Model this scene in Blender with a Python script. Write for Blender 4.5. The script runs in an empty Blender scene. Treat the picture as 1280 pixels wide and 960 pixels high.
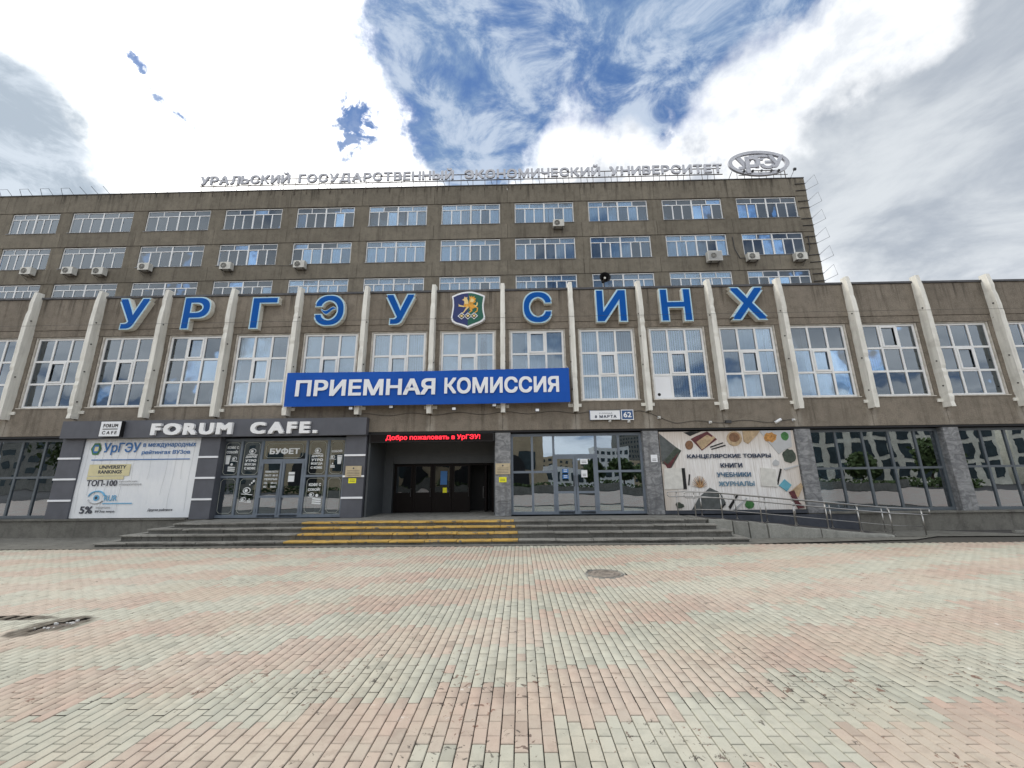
import bpy, math, random
import numpy as np
from mathutils import Vector, Matrix
R = math.radians
random.seed(7)
SC = bpy.context.scene
COL = SC.collection

# ------------------------------------------------------------------ camera, world, sun, exposure
cam_d = bpy.data.cameras.new('camera'); cam = bpy.data.objects.new('camera', cam_d); COL.objects.link(cam)
CR = Vector((0.99973009, 0.02066704, -0.01061206)); CU = Vector((0.01511004, -0.23144517, 0.9727306)); CF = Vector((-0.01764735, 0.9726284, 0.23169498))
m = Matrix((CR, CU, -CF)).transposed().to_4x4(); m.translation = Vector((0, -16.465, 2.031)); cam.matrix_world = m
cam_d.sensor_width = 36; cam_d.lens = 502.73 / 1280 * 36; cam_d.clip_start = .05; cam_d.clip_end = 3000
SC.camera = cam
SC.view_settings.view_transform = 'Standard'; SC.view_settings.look = 'None'; SC.view_settings.exposure = 0.56; SC.view_settings.gamma = 1
SC.cycles.max_bounces = 7; SC.cycles.transparent_max_bounces = 12; SC.cycles.caustics_reflective = False; SC.cycles.caustics_refractive = False
SUN_EL, SUN_AZ = 50, -72          # azimuth from +y (into the facade) towards +x
sun_d = bpy.data.lights.new('sun', 'SUN'); sun = bpy.data.objects.new('sun', sun_d); COL.objects.link(sun)
sun_d.energy = 1.3; sun_d.angle = R(22); sun_d.color = (1, .94, .84)
sdir = Vector((math.sin(R(SUN_AZ)) * math.cos(R(SUN_EL)), math.cos(R(SUN_AZ)) * math.cos(R(SUN_EL)), math.sin(R(SUN_EL))))
sun.rotation_euler = sdir.to_track_quat('Z', 'Y').to_euler(); sun.location = sdir * 80

class NT:
    """tiny node helper"""
    def __init__(s, tree): s.t = tree
    def n(s, kind, **kw):
        nd = s.t.nodes.new(kind)
        for k, v in kw.items():
            if k.startswith('i_'):
                nm = k[2:]; key = int(nm) if nm.isdigit() else nm.replace('_', ' ')
                s.set(nd.inputs[key], v)
            else: setattr(nd, k, v)
        return nd
    def set(s, sock, v):
        if isinstance(v, bpy.types.NodeSocket): s.t.links.new(v, sock)
        else:
            if sock.type == 'RGBA' and hasattr(v, '__len__') and len(v) == 3: v = (*v, 1)
            sock.default_value = v
    def m(s, op, a, b=0.0, c=0.0, clamp=False):
        nd = s.t.nodes.new('ShaderNodeMath'); nd.operation = op; nd.use_clamp = clamp
        for i, v in enumerate((a, b, c)): s.set(nd.inputs[i], v)
        return nd.outputs[0]
    def v(s, op, a, b=(0, 0, 0), sc=None):
        nd = s.t.nodes.new('ShaderNodeVectorMath'); nd.operation = op
        s.set(nd.inputs[0], a); s.set(nd.inputs[1], b)
        if sc is not None: s.set(nd.inputs['Scale'], sc)
        return nd.outputs['Value'] if op in ('DOT_PRODUCT', 'LENGTH') else nd.outputs[0]
    def mix(s, f, a, b, mode='MIX'):
        nd = s.t.nodes.new('ShaderNodeMix'); nd.data_type = 'RGBA'; nd.blend_type = mode
        s.set(nd.inputs[0], f); s.set(nd.inputs[6], a); s.set(nd.inputs[7], b); return nd.outputs[2]
    def ss(s, x, lo, hi, a=0.0, b=1.0):
        nd = s.t.nodes.new('ShaderNodeMapRange'); nd.interpolation_type = 'SMOOTHSTEP'
        for i, v in enumerate((x, lo, hi, a, b)): s.set(nd.inputs[i], v)
        return nd.outputs[0]
    def noise(s, vec, scale, detail=4, rough=.55, dist=0.0, color=False):
        nd = s.n('ShaderNodeTexNoise', i_Scale=scale, i_Detail=detail, i_Roughness=rough, i_Distortion=dist)
        s.set(nd.inputs['Vector'], vec); return nd.outputs['Color' if color else 'Fac']

W = bpy.data.worlds.new('World'); SC.world = W; W.use_nodes = True
wt = W.node_tree; wt.nodes.clear(); N = NT(wt)
sky = N.n('ShaderNodeTexSky'); sky.sky_type = 'NISHITA'; sky.sun_disc = False
sky.sun_elevation = R(SUN_EL); sky.sun_rotation = R(SUN_AZ); sky.air_density = 1.0; sky.dust_density = .4; sky.ozone_density = 2.5
tc = N.n('ShaderNodeTexCoord').outputs['Generated']
sep = N.n('ShaderNodeSeparateXYZ', i_0=tc)
zz = N.m('MAXIMUM', N.m('ADD', sep.outputs[2], .10), .06)
P = N.v('DIVIDE', tc, N.n('ShaderNodeCombineXYZ', i_0=zz, i_1=zz, i_2=1.0).outputs[0])   # cloud layer, wider towards the horizon
def d_of(az, el): return (math.sin(R(az)) * math.cos(R(el)), math.cos(R(az)) * math.cos(R(el)), math.sin(R(el)))
warp = N.v('SCALE', N.v('SUBTRACT', N.noise(tc, 4.0, 7, .62, color=True), (.5, .5, .5)), sc=.34)
dw = N.v('NORMALIZE', N.v('ADD', tc, warp))
warp2 = N.v('SCALE', N.v('SUBTRACT', N.noise(tc, 8.0, 7, .58, color=True), (.5, .5, .5)), sc=.15)
dw2 = N.v('NORMALIZE', N.v('ADD', tc, warp2))
def blob(az, el, r0, r1, d=None):      # 1 inside r0 degrees, 0 outside r1
    c = N.v('DOT_PRODUCT', d if d is not None else dw, d_of(az, el))
    return N.ss(c, math.cos(R(r1)), math.cos(R(r0)))
def union(l):
    o = l[0]
    for b in l[1:]: o = N.m('MAXIMUM', o, b)
    return o
fb = N.noise(P, 2.1, 10, .6, .35)
fine = N.noise(P, 6.5, 9, .66, .5)
big = N.noise(P, .9, 5, .5, .2)
# general cover: broken cloud all round the sky
open_all = N.ss(big, .54, .66)
blue_here = union([blob(-15, 55, 3, 11), blob(-11, 49, 3, 9), blob(-5, 44, 1, 8), blob(-2, 51, 3, 12), blob(10, 55, 4, 14), blob(24, 55, 3, 14), blob(8, 49, 2, 8), blob(34, 50, 4, 11), blob(42, 50, 4, 10), blob(39, 46, 2, 6), blob(20, 48, 2, 8), blob(-3, 62, 5, 14)])
small_blue = union([blob(-27.5, 43.8, .2, 4.6), blob(-45.5, 37, .1, 1.9), blob(-47.5, 40.4, .1, 1.3), blob(-39, 27.0, .4, 3.0)])
rear = N.ss(sep.outputs[1], .25, -.15)                       # the half of the sky behind the viewer
blue = N.m('MAXIMUM', N.m('MAXIMUM', blue_here, N.m('MULTIPLY', small_blue, N.ss(N.noise(tc, 16.0, 6, .6, .4), .40, .58, .1, 1.0))), N.m('MULTIPLY', N.m('MULTIPLY', open_all, rear), .75))
veil = N.ss(N.m('ADD', N.m('MULTIPLY', fb, .55), N.m('MULTIPLY', fine, .6)), .49, .66)      # thin cloud over the blue
# cloud body brightness
graymask = union([blob(53, 36, 4, 9, dw2), blob(45, 33.5, 3, 8.5, dw2), blob(40, 31, 2, 7.5, dw2), blob(56, 31, 9, 21), blob(47, 27, 5, 14), blob(60, 44, 6, 15), blob(75, 30, 18, 30)])
darkleft = union([blob(-56.5, 28.5, 3.5, 6.5, dw2), blob(-58.5, 31, 3.5, 6, dw2), blob(-54, 26, 3, 5.5, dw2)])
cumulus = union([blob(36, 41, 2, 7, dw2), blob(46, 42, 1.5, 5, dw2), blob(51, 42, 1.5, 5, dw2), blob(41, 41.5, 1.5, 5.5, dw2), blob(30, 38, 2, 6, dw2), blob(10, 42, 3, 6.5, dw2), blob(17, 39, 3, 6, dw2)])
white = N.mix(N.ss(N.noise(tc, 3.6, 7, .6, .3), .38, .62), (12.0, 12.0, 11.9), (6.3, 6.5, 6.8))
glow = blob(-46, 42, 6, 30)
white = N.mix(glow, white, (14.5, 14.4, 14.0))
grey = N.mix(N.ss(N.m('ADD', N.m('MULTIPLY', fb, .6), N.m('MULTIPLY', big, .4)), .40, .58), (3.0, 3.35, 3.85), (5.0, 5.3, 5.6))
shade = N.mix(N.ss(big, .40, .62), (10.2, 10.4, 10.6), (6.8, 7.2, 7.7))   # bases of the clouds elsewhere
cloud = N.mix(N.m('MAXIMUM', rear, N.ss(sep.outputs[0], .72, .9)), white, shade)

cloud = N.mix(graymask, cloud, grey)
puff = N.noise(tc, 7.0, 7, .6, .2)
cloud = N.mix(cumulus, cloud, N.mix(N.ss(puff, .34, .54), (5.6, 5.9, 6.3), (8.0, 8.1, 8.2)))
base = union([blob(20, 38.5, 1.5, 6, dw2), blob(13, 40, .5, 3.5, dw2), blob(27, 37, 1, 5, dw2), blob(4, 39, .5, 3.5, dw2)])
cloud = N.mix(N.m('MULTIPLY', N.m('MULTIPLY', base, N.ss(puff, .60, .36)), .95), cloud, (4.0, 4.3, 4.8))
cloud = N.mix(N.m('MULTIPLY', darkleft, .92), cloud, N.mix(N.ss(fine, .4, .62), (2.3, 2.9, 3.6), (4.0, 4.6, 5.3)))
bluec = N.mix(.6, sky.outputs[0], (.42, 1.15, 3.1))
wisp = N.mix(N.ss(fine, .42, .64), (1.75, 2.6, 4.0), (4.1, 4.75, 5.7))
bluec = N.mix(N.m('MULTIPLY', veil, N.m('MULTIPLY_ADD', small_blue, -.6, .92)), bluec, wisp)
edge = N.ss(N.m('ADD', N.m('ADD', blue, N.m('MULTIPLY', N.m('SUBTRACT', fb, .5), .7)), N.m('MULTIPLY', N.m('SUBTRACT', fine, .5), 1.1)), .18, .86)
col = N.mix(N.m('MULTIPLY', edge, N.m('SUBTRACT', 1.0, cumulus)), cloud, bluec)
hor = N.ss(sep.outputs[2], .16, .0)
col = N.mix(N.m('MULTIPLY', hor, .6), col, (7.5, 7.9, 8.4))
bg = N.n('ShaderNodeBackground', i_0=col, i_1=.10)
wo = N.n('ShaderNodeOutputWorld', i_0=bg.outputs[0])

# ------------------------------------------------------------------ materials
M = {}
def newmat(name):
    mt = bpy.data.materials.new(name); mt.use_nodes = True; mt.node_tree.nodes.clear(); M[name] = mt
    return mt, NT(mt.node_tree)
def finish(n, shader):
    n.t.links.new(shader, n.n('ShaderNodeOutputMaterial').inputs[0])
def pbr(n, col, rough=.7, metal=0.0, bump=None, bs=.2, bd=.01, spec=.5, normal=None):
    p = n.n('ShaderNodeBsdfPrincipled')
    n.set(p.inputs['Base Color'], col); n.set(p.inputs['Roughness'], rough); n.set(p.inputs['Metallic'], metal); n.set(p.inputs['Specular IOR Level'], spec)
    if bump is not None:
        b = n.n('ShaderNodeBump'); b.inputs['Strength'].default_value = bs; b.inputs['Distance'].default_value = bd
        n.set(b.inputs['Height'], bump); n.set(p.inputs['Normal'], b.outputs[0])
    finish(n, p.outputs[0]); return p
def pos(n): return n.n('ShaderNodeNewGeometry').outputs['Position']
def stretch(n, v, s): return n.v('MULTIPLY', v, s)
def simple(name, col, rough=.6, metal=0.0, var=.12, sc=3.0, spec=.4):
    mt, n = newmat(name); p = pos(n)
    f = n.noise(p, sc, 5, .6); g = n.noise(stretch(n, p, (1, 1, .25)), sc * 3.1, 4, .6)
    c = n.mix(n.ss(f, .3, .7), tuple(x * (1 - var) for x in col), tuple(min(1, x * (1 + var)) for x in col))
    c = n.mix(n.m('MULTIPLY', n.ss(g, .52, .72), var * 1.6), c, tuple(x * .5 for x in col))
    pbr(n, c, rough, metal, g, .1, .004, spec); return mt

def plaster(name, base, dark, streak=.5, speck=1.0):
    mt, n = newmat(name); p = pos(n)
    big = n.noise(p, .55, 6, .6); mid = n.noise(p, 3.2, 6, .65)
    st = n.noise(stretch(n, p, (3.6, 3.6, .32)), 1.0, 7, .62)
    grit = n.noise(p, 26, 3, .8); vor = n.n('ShaderNodeTexVoronoi', i_Scale=34.0); n.set(vor.inputs['Vector'], p)
    c = n.mix(n.ss(big, .32, .68), base, tuple(x * .80 for x in base))
    c = n.mix(n.m('MULTIPLY', n.ss(mid, .42, .72), .45), c, dark)
    c = n.mix(n.m('MULTIPLY', n.ss(st, .50, .74), streak), c, dark)
    c = n.mix(n.m('MULTIPLY', n.ss(st, .46, .26), streak * .4), c, tuple(min(1, x * 1.35) for x in base))
    c = n.mix(n.m('MULTIPLY', n.ss(grit, .50, .70), .5 * speck), c, tuple(x * .45 for x in base))
    c = n.mix(n.m('MULTIPLY', n.ss(grit, .45, .28), .5 * speck), c, tuple(min(1, x * 1.7) for x in base))
    if name in ('front_plaster', 'back_plaster'):
        s_ = n.n('ShaderNodeSeparateXYZ', i_0=p); wob = n.noise(stretch(n, p, (1, 1, .6)), 2.2, 5, .6)
        xx = n.m('ADD', s_.outputs[0], n.m('MULTIPLY', n.m('SUBTRACT', wob, .5), .25))
        if name == 'front_plaster':      # pale lime runs on the beam under every fin, rusty drips from the coping
            f_ = n.m('ABSOLUTE', n.m('SUBTRACT', n.m('FRACT', n.m('DIVIDE', n.m('ADD', xx, 21.69 + 1.5 + 300), 3.0)), .5))
            k_ = n.m('MULTIPLY', n.ss(f_, .085, .03), n.ss(s_.outputs[2], 4.85, 4.7)); k_ = n.m('MULTIPLY', k_, n.ss(wob, .30, .62))
            c = n.mix(n.m('MULTIPLY', k_, .55), c, (.42, .39, .34)); ztop = 10.2
        else: ztop = 25.95
        dr = n.ss(n.noise(stretch(n, p, (4.5, 4.5, .16)), 1.0, 6, .6), .52, .66)
        k_ = n.m('MULTIPLY', dr, n.ss(n.m('SUBTRACT', ztop, s_.outputs[2]), 1.3, .0))
        c = n.mix(n.m('MULTIPLY', k_, .75), c, (.055, .048, .04))
    rnd = n.n('ShaderNodeObjectInfo').outputs['Random']
    hsv = n.n('ShaderNodeHueSaturation'); n.set(hsv.inputs['Color'], c); n.set(hsv.inputs['Value'], n.m('MULTIPLY_ADD', rnd, .16, .92))
    h = n.m('ADD', n.m('MULTIPLY', grit, .7), vor.outputs['Distance'])
    pbr(n, hsv.outputs[0], .92, 0, h, .55, .012, .2); return mt
plaster('front_plaster', (.252, .220, .180), (.10, .087, .070), .8, 1.25)
plaster('back_plaster', (.225, .20, .158), (.10, .088, .07), .8, .9)
plaster('concrete', (.20, .195, .175), (.075, .073, .065), .55, .6)
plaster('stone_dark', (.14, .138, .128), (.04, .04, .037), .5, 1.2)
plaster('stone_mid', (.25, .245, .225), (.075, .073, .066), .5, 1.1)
plaster('granite_block', (.30, .30, .275), (.12, .12, .11), .5, .6)
plaster('cream_render', (.78, .74, .62), (.34, .32, .28), .3, .3)
plaster('tan_render', (.46, .37, .25), (.33, .26, .18), .2, .2)
plaster('white_render', (.78, .78, .76), (.5, .5, .5), .2, .2)
plaster('asphalt', (.085, .08, .078), (.04, .04, .04), .2, .8)
plaster('grass_ground', (.07, .09, .03), (.03, .04, .015), .1, .8)

# painted fins: off-white paint, chipped along the edges
mt, n = newmat('fin_paint'); p = pos(n)
st = n.noise(stretch(n, p, (6, 6, .5)), 1, 7, .65); ch = n.noise(p, 9, 6, .7)
c = n.mix(n.ss(st, .35, .75), (.80, .79, .73), (.60, .59, .54))
c = n.mix(n.ss(ch, .67, .70), c, (.20, .17, .13))
c = n.mix(n.m('MULTIPLY', n.ss(n.noise(p, 1.3, 5, .6), .5, .75), .35), c, (.36, .34, .30))
pbr(n, c, .75, 0, ch, .3, .01, .3)
# marble cladding
mt, n = newmat('marble'); p = pos(n)
rnd = n.n('ShaderNodeObjectInfo').outputs['Random']
q = n.v('ADD', p, n.n('ShaderNodeCombineXYZ', i_0=n.m('MULTIPLY', rnd, 9), i_1=0.0, i_2=n.m('MULTIPLY', rnd, 5)).outputs[0])
a = n.noise(stretch(n, q, (2, 2, 3.4)), 1.2, 8, .68, 1.6); b = n.noise(stretch(n, p, (3, 3, .4)), 1.5, 6, .6)
c = n.mix(n.ss(a, .35, .65), (.13, .135, .145), (.29, .295, .30)); c = n.mix(n.m('MULTIPLY', n.ss(b, .5, .72), .6), c, (.09, .09, .09))
c = n.mix(n.ss(a, .66, .72), c, (.42, .42, .42))
pbr(n, c, .5, 0, a, .1, .004, .4)
simple('white_pvc', (.76, .77, .77), .35, 0, .05, 2)
simple('reveal_paint', (.52, .49, .44), .8, 0, .2, 5)
simple('alu_frame', (.155, .185, .225), .42, 0, .1, 2)
simple('alu_frame_dark', (.10, .118, .135), .45, 0, .1, 2)
simple('slate_panel', (.095, .10, .118), .5, 0, .1, 1.5)
simple('portal_panel', (.075, .083, .090), .5, 0, .1, 1.5)
simple('ramp_paint', (.055, .062, .078), .6, 0, .2, 2)
simple('black_frame', (.007, .0045, .004), .5, 0, .1, 2, .15)
simple('near_black', (.010, .010, .011), .6, 0, .1, 2)
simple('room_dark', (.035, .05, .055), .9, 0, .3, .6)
simple('blind_pale', (.68, .74, .80), .8, 0, .08, 4)
simple('curtain_white', (.66, .70, .74), .85, 0, .06, 4)
simple('curtain_grey', (.46, .47, .52), .85, 0, .08, 4)
simple('blue_face', (.002, .085, .36), .6, 0, .07, 1, .12)
simple('cream_side', (.66, .65, .59), .5, 0, .1, 3)
simple('outline_pale', (.40, .62, .74), .5, 0, .05, 3)
simple('banner_blue', (.014, .090, .42), .7, 0, .06, 1, .15)
simple('white_print', (.80, .82, .85), .5, 0, .03, 1)
simple('letter_white', (.82, .83, .84), .35, 0, .04, 1)
simple('letter_side', (.28, .29, .31), .5, 0, .05, 1)
simple('zinc', (.30, .31, .33), .45, .2, .12, 2)
simple('zinc_pale', (.50, .51, .55), .4, .1, .1, 2)
simple('dark_steel', (.06, .06, .062), .5, .5, .2, 4)
simple('rust_steel', (.10, .075, .06), .7, .3, .3, 6)
simple('ac_white', (.60, .59, .54), .5, 0, .12, 3)
simple('crest_blue', (.010, .022, .13), .4, 0, .05, 2)
simple('crest_green', (.004, .10, .062), .4, 0, .05, 2)
simple('gold', (.72, .34, .03), .45, 0, .2, 14)
simple('gold_pale', (.80, .60, .25), .45, 0, .1, 14)
simple('plaque_brass', (.50, .42, .28), .4, .2, .1, 4)
simple('yellow_sheet', (.85, .82, .02), .5, 0, .03, 4)
simple('sign_navy', (.03, .085, .22), .4, 0, .05, 4)
simple('poster_ink_blue', (.05, .17, .42), .6, 0, .05, 4)
simple('poster_ink_dark', (.05, .055, .075), .6, 0, .05, 4)
simple('ink_navy', (.02, .035, .075), .6, 0, .05, 4)
simple('ink_steel', (.07, .15, .24), .6, 0, .05, 4)
simple('ink_steel_pale', (.13, .24, .33), .6, 0, .05, 4)
simple('ink_cyan', (.15, .40, .62), .6, 0, .05, 4)
simple('ink_yellow', (.66, .60, .36), .6, 0, .05, 4)
simple('ink_grey', (.45, .46, .47), .6, 0, .05, 4)
simple('print_green', (.05, .17, .05), .6, 0, .3, 9)
simple('print_dark_green', (.05, .065, .05), .6, 0, .3, 9)
simple('print_brown', (.20, .105, .055), .6, 0, .3, 9)
simple('print_maroon', (.10, .025, .03), .6, 0, .3, 9)
simple('print_kraft', (.42, .31, .19), .6, 0, .2, 9)
simple('print_paper', (.62, .61, .57), .6, 0, .08, 5)
simple('print_slate', (.09, .10, .10), .6, 0, .2, 5)
simple('print_orange', (.45, .22, .06), .6, 0, .4, 12)
simple('print_blue', (.12, .36, .46), .6, 0, .1, 5)
simple('decal', (.72, .75, .76), .6, 0, .05, 4)
simple('decal_faint', (.40, .42, .38), .6, 0, .05, 4)
simple('red_print', (.35, .03, .02), .5, 0, .05, 4)
simple('bark', (.06, .045, .03), .9, 0, .3, 6)
simple('roof_felt', (.05, .05, .052), .9, 0, .2, 2)
simple('coping_metal', (.085, .085, .09), .6, .2, .25, 3)
simple('brown_cast', (.24, .21, .18), .7, .2, .35, 7)
# brushed stainless
mt, n = newmat('stainless'); p = pos(n); pbr(n, n.mix(n.noise(p, 8, 4), (.50, .49, .47), (.36, .35, .34)), .28, .9)
# worn yellow paint over stone
mt, n = newmat('yellow_worn'); p = pos(n); a = n.noise(p, 5, 7, .7); b = n.noise(stretch(n, p, (1, 3, 6)), 6, 5, .6)
c = n.mix(n.ss(b, .35, .7), (.52, .34, .085), (.40, .26, .08)); c = n.mix(n.ss(a, .55, .62), c, (.16, .145, .12)); c = n.mix(n.m('MULTIPLY', n.ss(n.noise(p, 1.6, 4), .5, .7), .5), c, (.22, .17, .09)); pbr(n, c, .75, 0, a, .3, .01, .3)
# pavers
def paver_mat(name, c1, c2):
    mt, n = newmat(name); g = n.n('ShaderNodeNewGeometry'); p = g.outputs['Position']
    rnd = n.m('FRACT', n.m('ADD', n.m('MULTIPLY', g.outputs['Random Per Island'], 3.7), n.m('MULTIPLY', n.n('ShaderNodeObjectInfo').outputs['Random'], 5.3)))
    r2 = n.m('FRACT', n.m('MULTIPLY', rnd, 17.3)); r3 = n.m('FRACT', n.m('MULTIPLY', rnd, 41.7))
    c = n.mix(rnd, c1, c2)
    tex = n.noise(p, 70, 5, .7); cloudy = n.noise(p, 7, 6, .65)
    big = n.noise(p, .32, 4, .55)
    c = n.mix(n.m('MULTIPLY', n.ss(n.noise(p, .8, 4, .6), .38, .66), .55), c, (.455, .405, .325))
    c = n.mix(n.m('MULTIPLY', n.ss(big, .40, .68), .30), c, (.54, .53, .46))
    c = n.mix(n.m('MULTIPLY', n.ss(r3, .95, .99), .35), c, tuple(x * .6 for x in c2))
    c = n.mix(n.m('MULTIPLY', n.ss(cloudy, .42, .70), n.m('MULTIPLY_ADD', r2, .34, .10)), c, tuple(x * .55 for x in c1))
    c = n.mix(n.m('MULTIPLY', n.ss(tex, .50, .75), .35), c, tuple(x * .6 for x in c1))
    sep = n.n('ShaderNodeSeparateXYZ', i_0=p)
    # dark spills and chips, denser where people stand
    s1 = n.noise(p, 11, 7, .66, .6); zone = n.noise(p, .9, 4, .5)
    thr = n.m('MULTIPLY_ADD', n.ss(zone, .40, .60), -.125, .725)
    thr = n.m('ADD', thr, n.ss(sep.outputs[1], -11.8, -9.5, -.02, .02))
    spot = n.ss(n.m('SUBTRACT', s1, thr), 0.0, .03)
    kind = n.noise(p, 2.3, 2, .5)
    c = n.mix(n.m('MULTIPLY', spot, .8), c, n.mix(n.ss(kind, .45, .6), (.055, .05, .045), (.17, .085, .06)))
    wear = n.ss(n.noise(p, 4.5, 8, .75), .60, .66); patch = n.ss(n.noise(p, .55, 3, .5), .52, .62)
    c = n.mix(n.m('MULTIPLY', n.m('MULTIPLY', wear, patch), .5), c, (.66, .67, .64))
    # two damp muddy stains near the left edge
    wob = n.noise(p, 3.5, 7, .65); sx_, sy_ = sep.outputs[0], sep.outputs[1]; st = None
    for a, b, rx, ry in ((-6.92, -9.90, .40, .34), (-7.05, -10.22, .26, .22), (-8.1, -9.62, .8, .13)):
        e = n.m('ADD', n.m('POWER', n.m('DIVIDE', n.m('SUBTRACT', sx_, a), rx), 2.0), n.m('POWER', n.m('DIVIDE', n.m('SUBTRACT', sy_, b), ry), 2.0))
        e = n.ss(n.m('ADD', e, n.m('MULTIPLY', n.m('SUBTRACT', wob, .5), 2.4)), 1.25, .55); st = e if st is None else n.m('MAXIMUM', st, e)
    c = n.mix(n.m('MULTIPLY', st, .93), c, n.mix(wob, (.05, .038, .03), (.10, .085, .06)))
    pbr(n, c, n.m('MULTIPLY_ADD', st, -.25, .85), 0, n.m('ADD', tex, n.m('MULTIPLY', cloudy, 1.5)), .35, .004, .25)
paver_mat('paver_pink', (.445, .34, .28), (.38, .31, .26))
paver_mat('paver_green', (.435, .43, .36), (.35, .35, .295))
# joint sand
mt, n = newmat('joint_sand'); p = pos(n); pbr(n, n.mix(n.noise(p, 20, 5, .7), (.04, .037, .032), (.085, .078, .066)), .95)
# far paving: pavers too small to see, same two tones
mt, n = newmat('far_paving'); p = pos(n)
bt = n.n('ShaderNodeTexBrick'); n.set(bt.inputs['Vector'], p)
for k, v in (('Color1', (.37, .33, .29)), ('Color2', (.40, .38, .33)), ('Mortar', (.13, .12, .10))): n.set(bt.inputs[k], v)
for k, v in (('Scale', 1.0), ('Mortar Size', .004), ('Brick Width', .2), ('Row Height', .1)): bt.inputs[k].default_value = v
pbr(n, n.mix(n.ss(n.noise(p, 1.2, 4), .4, .6), bt.outputs[0], (.36, .27, .23)), .9)
# poster cloth backgrounds
mt, n = newmat('poster_cloth'); p = pos(n)
f = n.noise(stretch(n, p, (5.5, 1, .12)), 1.5, 3, .5)
pbr(n, n.mix(n.ss(n.noise(p, .7, 3), .3, .7), (.80, .82, .84), (.70, .73, .77)), .55, 0, f, .5, .05, .3)
mt, n = newmat('wood_print'); p = pos(n); sp = n.n('ShaderNodeSeparateXYZ', i_0=p)
pl = n.m('FRACT', n.m('MULTIPLY', sp.outputs[0], 2.9)); ln = n.ss(n.m('ABSOLUTE', n.m('SUBTRACT', pl, .5)), .482, .498)
gr = n.noise(stretch(n, p, (16, 1, .7)), 1.6, 7, .65, .8)
c = n.mix(n.ss(gr, .40, .68), (.80, .79, .78), (.62, .59, .56)); c = n.mix(n.m('MULTIPLY', ln, .7), c, (.22, .18, .15))
edge = n.ss(n.m('ABSOLUTE', n.m('SUBTRACT', sp.outputs[0], 8.4)), 1.4, 2.9); top = n.ss(sp.outputs[2], 2.7, 3.9)
c = n.mix(n.m('MULTIPLY', n.m('MAXIMUM', edge, top), .55), c, (.42, .33, .24))
pbr(n, c, .5, 0, n.noise(stretch(n, p, (4, 1, .3)), 1.2, 3), .3, .03, .3)
# window glass: clear pane over whatever stands behind, mirror share grows at a glancing angle
def glass(name, tint, boost, wav, tilt, rough=.0):
    mt, n = newmat(name); g = n.n('ShaderNodeNewGeometry')
    rnd = n.n('ShaderNodeObjectInfo').outputs['Random']
    wn = n.n('ShaderNodeTexWhiteNoise', noise_dimensions='1D'); n.set(wn.inputs['W'], rnd)
    nz = n.v('SCALE', n.v('SUBTRACT', wn.outputs['Color'], (.5, .5, .5)), sc=tilt)
    wv = n.v('SCALE', n.v('SUBTRACT', n.noise(g.outputs['Position'], 1.15, 2, .5, color=True), (.5, .5, .5)), sc=wav)
    nn = n.v('NORMALIZE', n.v('ADD', n.v('ADD', g.outputs['Normal'], nz), wv))
    fr = n.n('ShaderNodeFresnel', i_IOR=1.52); n.set(fr.inputs['Normal'], nn)
    fac = n.m('MULTIPLY_ADD', fr.outputs[0], boost, .03, clamp=True)
    tr = n.n('ShaderNodeBsdfTransparent', i_0=n.mix(n.m('POWER', wn.outputs['Value'], 4.0), tint, tuple(x * .45 for x in tint))); gl = n.n('ShaderNodeBsdfGlossy', i_0=(.80, .90, 1)); gl.inputs['Roughness'].default_value = rough
    n.set(gl.inputs['Normal'], nn)
    mx = n.n('ShaderNodeMixShader'); n.set(mx.inputs[0], fac); n.t.links.new(tr.outputs[0], mx.inputs[1]); n.t.links.new(gl.outputs[0], mx.inputs[2])
    finish(n, mx.outputs[0])
glass('glass_upper', (.80, .88, .94), 2.9, .03, .03)
glass('glass_back', (.64, .77, .88), 2.0, .02, .03)
glass('glass_shop', (.50, .58, .60), 8.0, .011, .010)
glass('glass_bay', (.66, .78, .80), 7.0, .013, .012)
glass('glass_dark', (.25, .27, .28), 3.0, .05, .01)
mt, n = newmat('led_red')
e = n.n('ShaderNodeEmission', i_0=(1, .03, .05), i_1=1.6); finish(n, e.outputs[0])
mt, n = newmat('leaves'); p = pos(n); pbr(n, n.mix(n.noise(p, 1.5, 3), (.035, .06, .018), (.09, .13, .04)), .8)

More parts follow.
